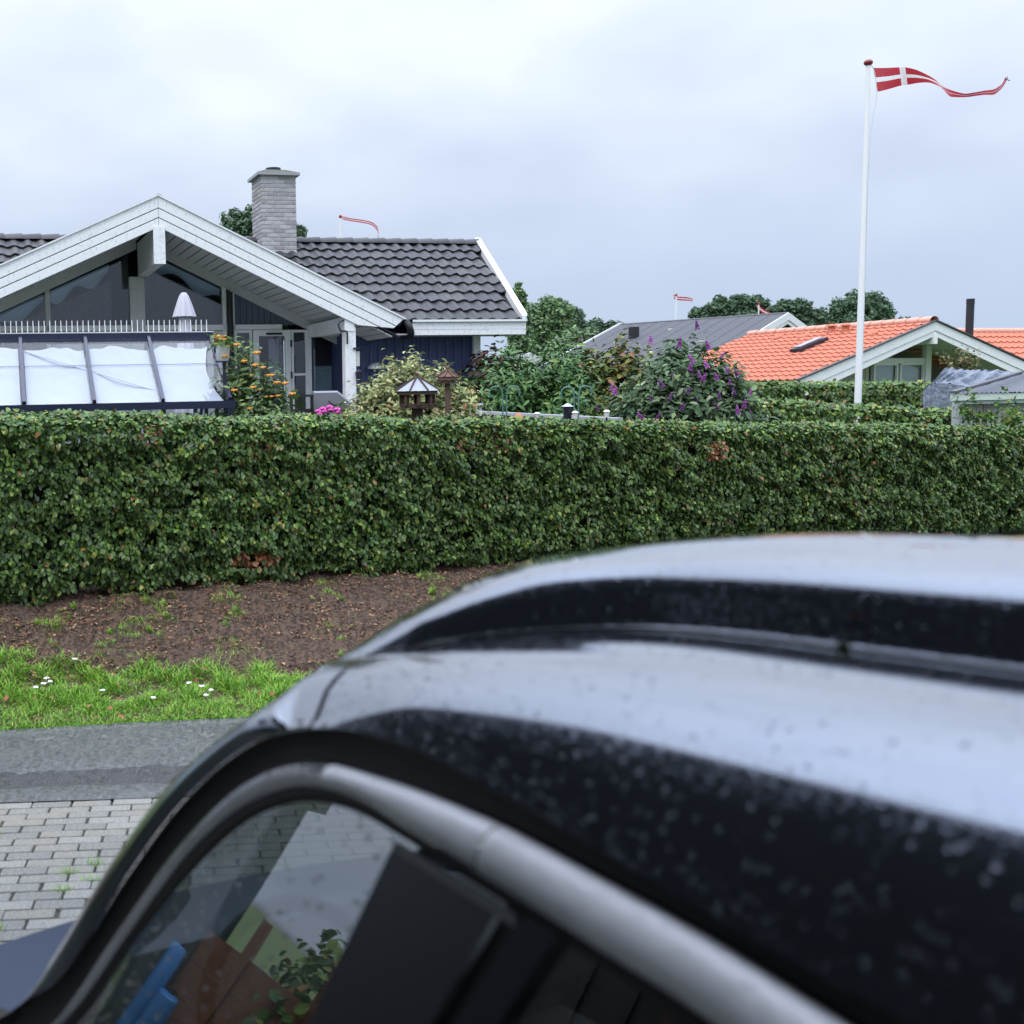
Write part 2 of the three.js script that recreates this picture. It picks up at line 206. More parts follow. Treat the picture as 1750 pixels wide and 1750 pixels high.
function hedge(o) {   // o: name,label,group,A,B,foot(s),top(s),thick,leaf,count,seed,tips,patches,out
  const rng = mulberry(o.seed), dir = o.B.clone().sub(o.A), len = dir.length(); dir.normalize();
  const out = new V3(dir.z, 0, -dir.x); if (out.z < 0) out.multiplyScalar(-1);
  const g = thing(o.name, o.label, 'hedge', o.group, [o.A.x, o.foot(0), o.A.z]), org = g.position;
  const at = (s, d, y) => new V3(o.A.x, 0, o.A.z).addScaledVector(dir, s).addScaledVector(out, d).setY(y).sub(org);
  const stems = []; for (let s = 0.15; s < len; s += 0.3 + 0.15 * rng()) { const y = o.foot(s), d = -o.thick / 2 + 0.2 * (rng() - 0.5); stems.push(bar(at(s, d, y - 0.05).toArray(), at(s + 0.15 * (rng() - 0.5), d, y + 0.65).toArray(), 0.022, 5, 0.012)); }
  part(g, 'stems', stems, M([0.05, 0.04, 0.033], 0.9));
  const core = []; const n = Math.ceil(len / 0.5);
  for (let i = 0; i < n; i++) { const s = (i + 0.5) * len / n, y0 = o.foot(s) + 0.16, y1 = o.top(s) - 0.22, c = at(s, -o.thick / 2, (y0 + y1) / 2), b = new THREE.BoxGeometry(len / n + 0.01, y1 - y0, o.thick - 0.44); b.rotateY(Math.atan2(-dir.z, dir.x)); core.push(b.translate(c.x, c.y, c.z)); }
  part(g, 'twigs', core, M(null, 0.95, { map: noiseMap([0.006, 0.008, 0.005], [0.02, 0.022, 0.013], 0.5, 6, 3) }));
  const list = [];
  const bulge = (s, y) => 0.09 * fbm2(s * 1.1 + o.seed, y * 1.6, 3) + 0.06 * n2(s * 3.4, y * 3.4 + o.seed) + 0.05 * n2(s * 8, y * 8) - 0.02;
  for (let i = 0; i < o.count; i++) {
    const s = rng() * len, y0 = o.foot(s) + 0.03 + 0.2 * Math.max(0, fbm2(s * 1.4, 4 + o.seed, 3) + 0.12), y1 = o.top(s), u = rng();
    let p, nrm, list0 = GREEN, rl;
    if (u < 0.66) { const v = Math.pow(rng(), 0.92), y = lerp(y0, y1, v), b = bulge(s, y), deep = -0.2 * rng() * rng(); const edge = 0.1 * Math.pow(clamp((y - y1 + 0.16) / 0.16, 0, 1), 2) + 0.05 * clamp((y0 + 0.25 - y) / 0.25, 0, 1); p = at(s, b + deep - edge, y); nrm = jitter(rng, out.clone().addScaledVector(Y, 0.55), 0.75); rl = Math.PI + 1.5 * (rng() - 0.5); if (y > y1 - 0.12 && rng() < 0.45) list0 = LIGHT; }
    else if (u < 0.93) { const d = -rng() * o.thick, up = 0.05 * fbm2(s * 2 + 3, d * 3 + o.seed, 3) + 0.035 * n2(s * 6, d * 6) - 0.09 * rng() * rng() + 0.02, ed = 0.07 * Math.pow(clamp((d + 0.14) / 0.14, 0, 1), 2); p = at(s, d, y1 + up - ed); nrm = jitter(rng, Y.clone().addScaledVector(out, 0.35), 0.75); rl = rng() * 6.28; if (rng() < (o.tips ?? 0.6)) list0 = LIGHT; }
    else { const y = lerp(y0, y1, rng()); p = at(s, -o.thick + 0.05 * rng(), y); nrm = jitter(rng, out.clone().multiplyScalar(-1), 0.8); rl = rng() * 6.28; }
    if (u < 0.66 && p.y + org.y < y1 - 0.12 && fbm2(s * 2.3 + 9, (p.y + org.y) * 2.6 + o.seed, 3) > 0.3 && rng() < 0.72) continue;
    if (u < 0.66 && list0 === GREEN && n2(s * 0.8 + 20, (p.y + org.y) * 1.3 + o.seed) > 0.25 && rng() < 0.3) list0 = LIGHT;
    let dry = false; for (const q of o.patches ?? []) { const dx = (s - q[0]) / q[2], dy = (p.y + org.y - q[1]) / q[3]; if (dx * dx + dy * dy + 0.5 * n2(s * 5, p.y * 5) < 1 && rng() < q[4]) dry = true; }
    list.push({ p, n: nrm, s: o.leaf * (0.6 + 0.6 * rng()), c: pick(rng, dry ? DRY : list0), roll: rl });
  }
  foliage(g, 'leaves', beech, gloss, list);
  return g;
}
{
  const A = HA.clone().addScaledVector(hedgeDir, -2.2), B = HB.clone().addScaledVector(hedgeDir, 1.6), sh = -2.2;
  hedge({ name: 'beech_hedge', label: 'long clipped beech hedge along the top of the bare soil bank', A, B, foot: (s) => hedgeFoot(s + sh), top: (s) => lerp(1.555, 1.02, clamp((s + sh) / hedgeLen, -0.2, 1.2)) + 0.025 * n2(s * 0.6, 3), thick: 0.75, leaf: 0.053, count: 175000, seed: 5, tips: 0.65,
    patches: [[9.9, 1.0, 0.2, 0.1, 0.7], [4.0, 0.26, 0.24, 0.08, 0.85], [4.1, 1.25, 0.16, 0.08, 0.16], [6.6, 1.22, 0.35, 0.12, 0.14], [3.0, 1.4, 0.2, 0.08, 0.22], [12.2, 0.6, 0.6, 0.4, 0.08]] });
}
// ---- verge grass, litter and weeds
{
  const rng = mulberry(71), blade = new THREE.BufferGeometry();
  blade.setAttribute('position', new THREE.Float32BufferAttribute([-0.05, 0, 0, 0.05, 0, 0, -0.04, 0.45, 0.06, 0.04, 0.45, 0.06, -0.02, 0.8, 0.22, 0.02, 0.8, 0.22, 0, 1, 0.42], 3)); blade.setIndex([0, 1, 3, 0, 3, 2, 2, 3, 5, 2, 5, 4, 4, 5, 6]); blade.setAttribute('uv', new THREE.Float32BufferAttribute([0, 0, 1, 0, 0, 0.5, 1, 0.5, 0, 0.8, 1, 0.8, 0.5, 1], 2)); blade.computeVertexNormals();
  const GR = [[4, 0.15, 0.35, 0.035], [3, 0.22, 0.44, 0.04], [2, 0.31, 0.49, 0.05], [0.5, 0.4, 0.4, 0.1]];
  const gm = leafMat(0.5, 0.35), tufts = (name, label, count, place) => { const im = new THREE.InstancedMesh(blade, gm, count), m = new THREE.Matrix4(), q = new THREE.Quaternion(), col = new THREE.Color(); for (let i = 0; i < count; i++) { const [x, y, z, h, lean, az, w] = place(i); q.setFromEuler(new THREE.Euler(lean, az, 0, 'YXZ')); m.compose(new V3(x, y, z), q, new V3((w ?? 1) * 0.55, h, h)); im.setMatrixAt(i, m); im.setColorAt(i, col.setRGB(...pick(rng, GR))); } im.name = name; im.userData = { kind: 'stuff', label, category: 'grass' }; scene.add(im); return im; };
  tufts('verge_grass', 'bright green grass verge between the wet lane and the soil bank', 80000, () => { const x = -3.6 + 6 * rng(), w = lerp(0.95, 0.62, clamp((x + 1.7) / 2.4, -0.6, 1)) + 0.2 * n2(x * 1.6, 2); let d = rng() * w; if (rng() < 0.12) d = w + 0.25 * rng() * rng(); const z = roadFar(x) + 0.02 - d, k = 0.55 + 0.6 * (0.5 + n2(x * 3, z * 3)) * sstep(d, 0, 0.5); return [x, bankY(x, z) - 0.015, z, (0.04 + 0.07 * rng()) * k, 0.3 + 0.8 * rng(), rng() * 6.28, 0.1 + 0.06 * rng()]; });
  const spots = Array.from({ length: 130 }, () => { let x = -2.9 + 4.6 * rng(); for (let k = 0; k < 6 && n2(x * 1.4, 31) < 0.1; k++) x = -2.9 + 4.6 * rng(); const s = (x - HA.x) / hedgeDir.x, zH = HA.z + s * hedgeDir.z + 0.05, t = Math.pow(rng(), 0.8), z = lerp(roadFar(x) - 0.9, zH, t); return [x, z, 0.03 + 0.2 * rng() * rng(), 0.02 + 0.07 * rng() * rng()]; });
  tufts('weeds', 'scattered tufts of grass and weeds growing in the bare soil', 9500, (i) => { const [x0, z0, r, h] = spots[i % spots.length], a = rng() * 6.28, d = r * Math.sqrt(rng()), x = x0 + d * Math.cos(a), z = z0 + d * Math.sin(a); return [x, bankY(x, z) - 0.01, z, h * (0.5 + 0.8 * rng()), 0.9 * rng(), a - 1.57 + rng(), 0.06 + 0.04 * rng()]; });
  const js = Array.from({ length: 34 }, () => { const r = Math.floor(4 + 24 * Math.pow(rng(), 0.8)), c = Math.floor(rng() * 9) - 1; const o = new V3(-1.34, 0, -5.93).addScaledVector(new V3(0.055, 0, 1).normalize(), 0.101 * r).addScaledVector(new V3(1, 0, -0.055).normalize(), 0.207 * (c + (r % 2 ? 0 : 0.5))); return [o.x, o.z]; });
  tufts('joint_weeds', 'small yellow green weeds growing in the paving joints', 1300, (i) => { const [x0, z0] = js[i % js.length], x = x0 + 0.07 * (rng() - 0.5), z = z0 + 0.02 * (rng() - 0.5); return [x, groundY(x, z) - 0.01, z, 0.02 + 0.045 * rng(), 1.1 * rng(), rng() * 6.28, 0.07]; });
  const list = [], put = (x, z, c, s) => list.push({ p: new V3(x, bankY(x, z) + 0.012, z), n: jitter(rng, Y, 0.6), s, c, roll: rng() * 6.28 });
  for (let i = 0; i < 24000; i++) { const x = -3.6 + 7 * rng(), s = (x - HA.x) / hedgeDir.x, zH = HA.z + s * hedgeDir.z - 0.3, v = rng(), z = lerp(roadFar(x) - 0.65, zH, v); if (fbm2(x * 1.7 + 4, z * 1.7, 3) + 0.25 * v < 0.02 + 0.3 * (rng() - 0.5)) continue; put(x, z, pick(rng, [[3, 0.13, 0.07, 0.045], [3, 0.24, 0.11, 0.05], [2, 0.36, 0.22, 0.12], [1, 0.06, 0.04, 0.03], [0.6, 0.13, 0.2, 0.04]]), 0.01 + 0.045 * rng() * rng() * rng() + 0.012 * rng()); }
  for (let i = 0; i < 60; i++) { const x = -3.1 + 4.5 * rng(), z = roadFar(x) + 0.02 - 0.75 * rng(); list.push({ p: new V3(x, bankY(x, z) + 0.05 + 0.03 * rng(), z), n: jitter(rng, Y, 0.8), s: 0.03 + 0.03 * rng(), c: pick(rng, DRY), roll: rng() * 6.28 }); }
  const holder = foliage(scene, 'leaf_litter', beech, matte, list); Object.assign(holder.userData, { label: 'dry brown leaves scattered over the soil bank and verge', category: 'leaf litter' });
  // clover and yarrow heads
  const heads = [[75, 1172, 0], [62, 1176, 0], [80, 1163, 0], [85, 1168, 0], [128, 1132, 1], [322, 1170, 0], [345, 1178, 0], [360, 1182, 0], [352, 1190, 0], [262, 1196, 0], [175, 1183, 0]];
  for (const [px, py] of heads) {
    let p = null; for (let D = 7; D < 11; D += 0.01) { const q = atDepth(px, py, D); if (q.y < bankY(q.x, q.z) + 0.11) { p = q; break; } } if (!p) continue;
    const y0 = bankY(p.x, p.z), h = 0.11 + 0.02 * rng(), t = thing('white_flower', 'small white flower head standing in the grass verge', 'flower', 'white flowers in the verge', [p.x, y0, p.z]);
    part(t, 'stalk', bar([0, -0.01, 0], [0.005, h, 0], 0.0015, 5), M([0.06, 0.14, 0.03], 0.7));
    const pet = []; for (let k = 0; k < 16; k++) { const a = rng() * 6.28, r = 0.017 * Math.sqrt(rng()); pet.push(new THREE.SphereGeometry(0.006, 6, 4).translate(r * Math.cos(a), h + 0.004 * rng(), r * Math.sin(a))); }
    part(t, 'head', pet, M([0.75, 0.75, 0.72], 0.8));
  }
}
// ---------------------------------------------------------------- the dark blue house with the white gable
const HPSI = rad(13.5), HFLOOR = 0.36;
const apex = atDepth(270, 335, 15.3);
const HU = new V3(Math.cos(HPSI), 0, -Math.sin(HPSI)), HN = new V3(Math.sin(HPSI), 0, Math.cos(HPSI)), HO = new V3(apex.x, HFLOOR, apex.z);
const hx = (px, py, z) => { const q = onPlane(px, py, HO.clone().addScaledVector(HN, z), HN).sub(HO); return [q.dot(HU), q.y]; };   // pixel -> x, y on the house plane at z
const toWorld = (x, y, z) => HO.clone().addScaledVector(HU, x).addScaledVector(HN, z).setY(HFLOOR + y);
const RY = apex.y - HFLOOR;
const eR = hx(690, 545, 0), eL = hx(0, 455, 0), TPR = (RY - eR[1]) / eR[0], TPL = (RY - eL[1]) / -eL[0], XE = eR[0];
const fall = (x) => (x > 0 ? TPR * x : -TPL * x);                       // ridge height and slope of the gable wing
const house = thing('blue_timber_house', 'dark blue timber house with white gable boards, black tiled roof and brick chimney', 'house', null, HO.toArray(), HPSI);
{
  const rng = mulberry(101), H = house;
  // bargeboards, three boards a side, and the thin white capping
  const R0 = (x, o) => RY - o - fall(x);
  const cutX = hx(611, 544, 0)[0], cutL = (x, s) => R0(s * cutX, 0.39) - 0.09 * (x - cutX);
  const boards = (s) => { const T = s > 0 ? TPR : TPL, X3 = XE - 0.15, end = (o) => { const x1 = XE - 0.15 * (o / 0.2); return x1; }, hit = (o) => (RY - o - R0(s * cutX, 0.39) - 0.09 * cutX) / (T - 0.09); return [
    [[0, R0(0, 0)], [XE, R0(s * XE, 0)], [end(0.144), R0(s * end(0.144), 0.144)], [0, R0(0, 0.144)]],
    [[0, R0(0, 0.156)], [end(0.156), R0(s * end(0.156), 0.156)], [X3, cutL(X3, s)], [hit(0.264), R0(s * hit(0.264), 0.264)], [0, R0(0, 0.264)]],
    [[0, R0(0, 0.276)], [hit(0.276), R0(s * hit(0.276), 0.276)], [cutX, R0(s * cutX, 0.39)], [0, R0(0, 0.39)]]]; };
  for (const s of [1, -1]) for (const b of boards(s)) part(H, 'bargeboard', plate((s > 0 ? b : b.map(([x, y]) => [-x, y])).map(([x, y]) => [x + s * 0.002, y]), 0, 0.028, 0.003), mats.whiteWorn);
  for (const s of [1, -1]) part(H, 'barge_backing', plate([[0.01 * s, R0(0, 0.02)], [(XE - 0.1) * s, R0((XE - 0.1) * s, 0.02)], [cutX * s, R0(cutX * s, 0.37)], [0.01 * s, R0(0, 0.37)]], -0.03, 0.02), mats.black);
  for (const s of [1, -1]) part(H, 'barge_capping', beam([0, RY + 0.012, -0.02], [s * (XE + 0.02), RY - fall(s * (XE + 0.02)) + 0.012, -0.02], 0.075, 0.02), M([0.72, 0.74, 0.76], 0.4));
  // gable wing roof slabs
  const wingRoof = M(null, 0.85, { map: noiseMap([0.02, 0.02, 0.024], [0.045, 0.045, 0.05], 0.5, 4, 3) });
  for (const s of [1, -1]) { const a = [0, RY - 0.07, 0], T = s > 0 ? TPR : TPL, c = Math.cos(Math.atan(T)), L = (XE - 0.02) / c, g = new THREE.BoxGeometry(L, 0.07, 4.1); g.translate(L / 2, 0, -2.1).rotateZ(-Math.atan(T)); if (s < 0) g.scale(-1, 1, 1); part(H, 'wing_roof', boxUV(g.translate(0, a[1], 0)), wingRoof); }
  for (let i = 0; i < 10; i++) part(H, 'ridge_cap', new THREE.CylinderGeometry(0.09, 0.1, 0.36, 10, 1, false, Math.PI, Math.PI).rotateX(Math.PI / 2).rotateZ(Math.PI / 2 * 0 + Math.PI).translate(0, RY - 0.055, -0.22 - i * 0.33), wingRoof);
  // soffit boards run front to back under the eaves of the gable
  const SY = (x) => RY - 0.3 - fall(x);
  const nb = 27, bw = (XE - 0.2) / nb; const WZ = -1.75;
  for (const s of [1, -1]) for (let i = 0; i < nb; i++) { const x = 0.06 + bw * (i + 0.5); const sl = Math.atan(s > 0 ? TPR : TPL), g = new THREE.BoxGeometry(bw / Math.cos(sl) - 0.014, 0.018, 2.0).rotateZ(-s * sl).translate(s * x, SY(s * x) + 0.004 * (rng() - 0.5), -1.06); part(H, 'soffit_board', boxUV(g), mats.soffit); }
  for (const s of [1, -1]) { const sl = Math.atan(s > 0 ? TPR : TPL), g = new THREE.BoxGeometry((XE - 0.1) / Math.cos(sl), 0.02, 2.05).rotateZ(-s * sl).translate(s * XE / 2, SY(s * XE / 2) + 0.04, -1.06); part(H, 'soffit_backing', boxUV(g), mats.black); }
  // ridge beam end and the eave beams
  part(H, 'ridge_beam', [box(0.135, 0.46, 1.6, 0.0, RY - 0.62, -0.82)], mats.greyWood);
  part(H, 'beam_end_board', box(0.15, 0.47, 0.03, 0.0, RY - 0.62, 0.0), mats.whiteWorn);
  const by = hx(600, 552, -0.3)[1];
  part(H, 'eave_beam', box(0.14, 0.19, 1.6, hx(598, 552, 0)[0], by - 0.03, -0.82), mats.whiteWorn);
  part(H, 'eave_beam_side', box(0.5, 0.17, 0.1, hx(540, 560, WZ)[0] + 0.1, by - 0.03, WZ + 0.12), mats.whiteWorn);
  const [p0, yb] = hx(587, 560, -0.1), [p1] = hx(605, 560, -0.1);
  part(H, 'porch_post', box(p1 - p0, yb, 0.14, (p0 + p1) / 2, yb / 2, -0.1), mats.whiteWorn);
  const brk = part(H, 'wall_bracket', box(0.1, 0.02, 0.12, p1 + 0.01, yb - 0.28, -0.06), mats.darkMetal); part(brk, 'thermometer', box(0.05, 0.2, 0.03, p1 + 0.03, yb - 0.42, -0.05), M([0.5, 0.5, 0.48], 0.6)); part(brk, 'small_lantern', [cyl(0.04, 0.05, 0.12, p1 + 0.03, yb - 0.72, -0.0, 10), cyl(0.055, 0.01, 0.04, p1 + 0.03, yb - 0.6, 0, 10)], mats.darkMetal);
  part(H, 'cable_loop', tube([[0.0, 0.02, -0.02], [-0.08, -0.02, 0.01], [-0.06, -0.12, 0.02], [0.03, -0.13, 0.0], [0.04, -0.3, 0]].map(([x, y, z]) => [x + p0 - 0.02, y + by, z]), 0.012, 20, 6), mats.black);
  // gable wall: panes, posts, transom
  const X = (px, py = 540) => hx(px, py, WZ)[0], ty = hx(250, 557, WZ)[1], top = (x) => RY - 0.52 - fall(x);
  const post = (x0, x1, y0, y1a, m, nm = 'window_post', z = WZ + 0.05, d = 0.1) => part(H, nm, plate([[x0, y0], [x1, y0], [x1, Math.min(y1a, top(x1) + 0.1)], [x0, Math.min(y1a, top(x0) + 0.1)]], z, d), m);
  post(X(222), X(247), 0, RY - 0.85, mats.greyWood, 'king_post', WZ + 0.08, 0.16);
  post(X(78), X(86), 0, 9, mats.greyWood); post(X(380), X(386), 0, 9, mats.whitePaint); post(X(396), X(400), 0, 9, mats.whitePaint);
  part(H, 'downpipe', bar([X(391), 0, WZ + 0.09], [X(391), top(X(391)) + 0.05, WZ + 0.09], 0.045, 12), mats.black);
  for (const s of [1, -1]) part(H, 'rake_trim', plate([[0.07 * s, top(0) + 0.26], [2.9 * s, top(2.9 * s) + 0.26], [2.9 * s, top(2.9 * s) + 0.06], [0.07 * s, top(0) + 0.06]], WZ + 0.05, 0.06), mats.greyWood);
  const pane = (pts, parent = H, nm = 'window_pane', z = WZ) => part(parent, nm, plate(pts, z, 0.008), mats.pane);
  const trap = (x0, x1, y0, parent) => pane([[x0, y0], [x1, y0], [x1, top(x1) + 0.07], [x0, top(x0) + 0.07]], parent);
  trap(X(0) - 0.8, X(78), ty); trap(X(86), X(222), ty); trap(X(247), X(380), ty);
  part(H, 'transom', box(5.6, 0.075, 0.1, 0.0 - 0.75, ty - 0.03, WZ), mats.whitePaint);
  // boarded triangle at the right of the glazing
  const xa = X(400), xb = X(512, 556);
  for (let i = 0; i < 11; i++) { const a = lerp(xa, xb, i / 11) + 0.004, b = lerp(xa, xb, (i + 1) / 11) - 0.002; part(H, 'gable_board', plate([[a, ty], [b, ty], [b, Math.max(ty + 0.01, top(b) + 0.07)], [a, Math.max(ty + 0.012, top(a) + 0.07)]], WZ + 0.01, 0.02, 0.002), mats.blueGreyPanel); }
  // below the transom: small window, glazed door, side light
  const frameRect = (nm, x0, x1, y0, y1, w, m, z = WZ + 0.04, rails = [], paneName = 'pane') => { const f = part(H, nm, [box(w, y1 - y0, 0.07, x0 + w / 2, (y0 + y1) / 2, z), box(w, y1 - y0, 0.07, x1 - w / 2, (y0 + y1) / 2, z), box(x1 - x0 - 2 * w, w, 0.068, (x0 + x1) / 2, y1 - w / 2, z), box(x1 - x0 - 2 * w, w * 1.4, 0.068, (x0 + x1) / 2, y0 + w * 0.7, z), ...rails.map((y) => box(x1 - x0 - 2 * w, w, 0.066, (x0 + x1) / 2, y, z))], m); part(f, paneName, box(x1 - x0 - 2 * w + 0.01, y1 - y0 - 2 * w, 0.008, (x0 + x1) / 2, (y0 + y1) / 2, z - 0.01), mats.pane); return f; };
  const yt = ty - 0.075;
  frameRect('window', X(398), X(428), 0.9, yt, 0.035, mats.whitePaint);
  const dr = frameRect('glazed_door', X(430), X(494), 0.02, yt, 0.085, mats.whitePaint); part(dr, 'door_vent', box(0.24, 0.03, 0.02, (X(430) + X(494)) / 2 + 0.03, yt - 0.055, WZ + 0.085), mats.black); for (const k of [0.2, 0.66]) part(dr, 'hinge', box(0.02, 0.1, 0.03, X(494), yt - k, WZ + 0.09), mats.black);
  frameRect('side_light', X(495), X(523), 0.05, yt, 0.035, mats.whitePaint, WZ + 0.04, [hx(510, 640, WZ)[1]]);
  part(H, 'wall_panel', box(2.6, yt, 0.06, X(398) - 1.31, yt / 2, WZ - 0.02), mats.greyWood);
  part(H, 'wall_panel', box(1.15, 1.0, 0.06, X(430) - 0.6, 0.4, WZ - 0.06), mats.blueWood);
  // inside: dark room, wall lining, curtains
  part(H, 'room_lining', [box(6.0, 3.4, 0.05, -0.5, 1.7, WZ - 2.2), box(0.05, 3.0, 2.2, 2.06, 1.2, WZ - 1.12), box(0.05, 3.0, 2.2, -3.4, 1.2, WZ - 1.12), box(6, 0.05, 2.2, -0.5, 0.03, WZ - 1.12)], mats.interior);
  const drape = (x0, x1, y0, yTop, z, m, n = 60, amp = 0.02) => part(H, 'curtain', loft(range(0, 1, 6).map((v) => range(0, 1, n).map((u) => { const x = lerp(x0, x1, u); return new V3(x, lerp(y0, typeof yTop === 'function' ? yTop(x) : yTop, v), z + amp * Math.sin(u * n * 0.9) + 0.5 * amp * n2(u * 9, v)); }))), m);
  const brown = M(null, 0.95, { map: grainMap([0.16, 0.125, 0.15], [0.25, 0.19, 0.22], 0.3, 4, 'v') });
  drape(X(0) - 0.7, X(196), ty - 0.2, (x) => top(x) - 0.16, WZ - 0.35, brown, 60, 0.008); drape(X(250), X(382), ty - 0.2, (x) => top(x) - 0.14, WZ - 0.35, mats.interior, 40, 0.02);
  const lace = M([0.62, 0.6, 0.72], 0.95, { transmission: 0.3, thickness: 0 });
  drape(X(461), X(478), 0.1, yt - 0.12, WZ - 0.12, lace, 30, 0.02);
  const sail = M([0.5, 0.62, 0.8], 0.8, { transmission: 0.25, thickness: 0 });
  const swag = (x0, x1) => part(H, 'valance', loft(range(0, 1, 5).map((v) => range(0, 1, 30).map((u) => { const x = lerp(x0, x1, u); return new V3(x, top(x) + 0.06 - 0.22 * v * (0.75 + 0.3 * Math.sin(u * 11)), WZ - 0.08 - 0.05 * Math.sin(v * 3.1)); }))), sail);
  swag(X(0) - 0.6, X(76)); swag(X(88), X(190)); swag(X(249), X(379));
  // recessed main wall with a window and the boarded blue wall
  const EZ = -0.6, MZ = EZ - 0.5, PZ = -2.0, mx = (px, py = 600) => hx(px, py, MZ)[0], qx = (px, py = 600) => hx(px, py, PZ)[0], eY = hx(893, 570, EZ)[1];
  part(H, 'recess_wall', box(0.08, 2.3, 0.3, X(524) + 0.06, 1.15, WZ - 0.16), mats.blueWood);
  part(H, 'corner_board', box(0.06, yt + 0.06, 0.09, X(526), (yt + 0.06) / 2, WZ + 0.02), mats.whitePaint);
  const wTop = hx(560, 575, PZ)[1], wMid = hx(560, 625, PZ)[1];
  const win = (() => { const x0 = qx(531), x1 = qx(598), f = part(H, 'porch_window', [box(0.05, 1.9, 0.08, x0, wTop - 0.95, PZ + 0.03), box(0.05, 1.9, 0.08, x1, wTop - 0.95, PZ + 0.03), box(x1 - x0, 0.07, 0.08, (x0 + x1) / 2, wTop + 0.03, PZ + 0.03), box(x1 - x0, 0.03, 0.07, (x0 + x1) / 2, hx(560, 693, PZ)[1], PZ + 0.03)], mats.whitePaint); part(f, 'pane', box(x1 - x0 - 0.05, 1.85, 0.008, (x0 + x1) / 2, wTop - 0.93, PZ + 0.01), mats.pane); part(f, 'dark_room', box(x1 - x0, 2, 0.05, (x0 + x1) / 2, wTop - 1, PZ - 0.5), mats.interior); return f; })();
  { const x0 = qx(533), x1 = qx(597); for (let i = 0; i < 14; i++) part(win, 'blind_pleat', box(x1 - x0 - 0.06, 0.032, 0.02, (x0 + x1) / 2, wMid - 0.02 - 0.034 * i, PZ - 0.03, 0.5), M([0.42, 0.55, 0.6], 0.85)); }
  part(H, 'porch_side', box(0.06, 2.4, PZ * -1 + MZ + 0.0, mx(604) - 0.03, 1.2, (MZ + PZ) / 2), mats.blueWood);
  const bx0 = mx(604), bx1 = mx(806), nB = 14;
  part(H, 'wall_backing', box(mx(812) - X(526), 2.6, 0.05, (mx(812) + X(526)) / 2, 1.2, PZ - 0.9), mats.blueWood);
  for (let i = 0; i < nB; i++) { const a = lerp(bx0, bx1, i / nB), b = lerp(bx0, bx1, (i + 1) / nB); part(H, 'wall_board', [box(b - a - 0.002, eY + 0.12, 0.02, (a + b) / 2, (eY + 0.12) / 2, MZ), box(0.045, eY + 0.12, 0.022, b - 0.001, (eY + 0.12) / 2, MZ + 0.02)], mats.blueWood); }
  part(H, 'corner_post', box(mx(817) - mx(806), eY + 0.1, 0.12, (mx(817) + mx(806)) / 2, (eY + 0.1) / 2, MZ + 0.03), mats.whiteWorn);
  part(H, 'end_wall', box(0.06, eY + 0.2, 4.0, mx(816), (eY + 0.2) / 2, MZ - 2.05), mats.blueWood);
  // half round wall lamp
  { const [lx, ly] = hx(641, 628, MZ + 0.1); part(H, 'wall_lamp', [new THREE.SphereGeometry(0.115, 20, 10, 0, Math.PI * 2, 0, Math.PI / 2).scale(1, 0.75, 0.8).translate(lx, ly - 0.02, MZ + 0.11), cyl(0.02, 0.02, 0.05, lx, ly - 0.06, MZ + 0.08, 8)], M([0.55, 0.58, 0.6], 0.35, { metalness: 0.3 })); }
  // main roof
  const MY = 4.12 - HFLOOR, rp = (() => { const d = ray(815, 416); return d.multiplyScalar((MY + HFLOOR - camera.position.y) / d.y).add(camera.position).sub(HO); })();
  const RZ = rp.dot(HN), eTop = hx(893, 546, EZ)[1], XR = hx(893, 546, EZ)[0], XT = rp.dot(HU), dz = EZ - RZ, dy = MY - eTop;
  part(H, 'end_gable', plate([[-dz, eY], [dz, eY], [0, MY - 0.1]], 0, 0.05).rotateY(Math.PI / 2).translate(mx(816) + 0.02, 0, RZ), mats.blueWood);
  const SL = Math.hypot(dz, dy), MP = dy / dz, ang = Math.atan(MP);
  const slab = (xa, xb) => boxUV(new THREE.BoxGeometry(xb - xa, 0.06, SL).rotateX(ang).translate((xa + xb) / 2, (MY + eTop) / 2 - 0.075, (EZ + RZ) / 2));
  const deck = M([0.016, 0.016, 0.02], 0.9);
  const vx = (y, s) => s * (RY - y) / (s > 0 ? TPR : TPL), deckG = (s, xo) => { const P = (x, k) => new V3(x, lerp(MY, eTop, k) - 0.04, lerp(RZ, EZ, k)); return loft(range(0, 1, 6).map((k) => { const a = vx(lerp(MY, eTop, k), s) + s * 0.02; const o2 = s > 0 ? lerp(XT, XR, k) - 0.02 : xo; return range(0, 1, 4).map((u) => P(lerp(a, o2, u), k)); })); };
  part(H, 'roof_deck', deckG(1, XR - 0.02), deck); part(H, 'roof_deck', deckG(-1, -7.5), deck);
  part(H, 'roof_back', boxUV(new THREE.BoxGeometry(XR + 7.5, 0.06, SL).rotateX(-ang).translate((XR - 7.5) / 2, (MY + eTop) / 2 - 0.02, RZ - dz / 2)), deck);
  const tw = 0.2, rows = 9, gauge = (SL - 0.03) / rows;
  const tileGeo = (seed) => {   // one interlocking tile: pan and roll, lower edge with a thick lip
    const prof = range(0, 1, 10).map((t) => [t * (tw + 0.03), 0.03 * Math.pow(Math.max(0, Math.sin((t * 1.1 - 0.42) * Math.PI * 1.35)), 1.2) + 0.004 * Math.sin(t * 9 + seed)]);
    const L = gauge + 0.05, top2 = prof.map(([x, y]) => new V3(x, y, 0)), bot = prof.map(([x, y]) => new V3(x, y + 0.034, L)), lip = prof.map(([x, y]) => new V3(x, y + 0.006, L - 0.004)), und = prof.map(([x, y]) => new V3(x, y - 0.016, 0));
    return join([toCreasedNormals(loft([top2, bot]), 0.9), toCreasedNormals(loft([bot, lip]), 0.9), toCreasedNormals(loft([lip, und]), 0.9)]);
  };
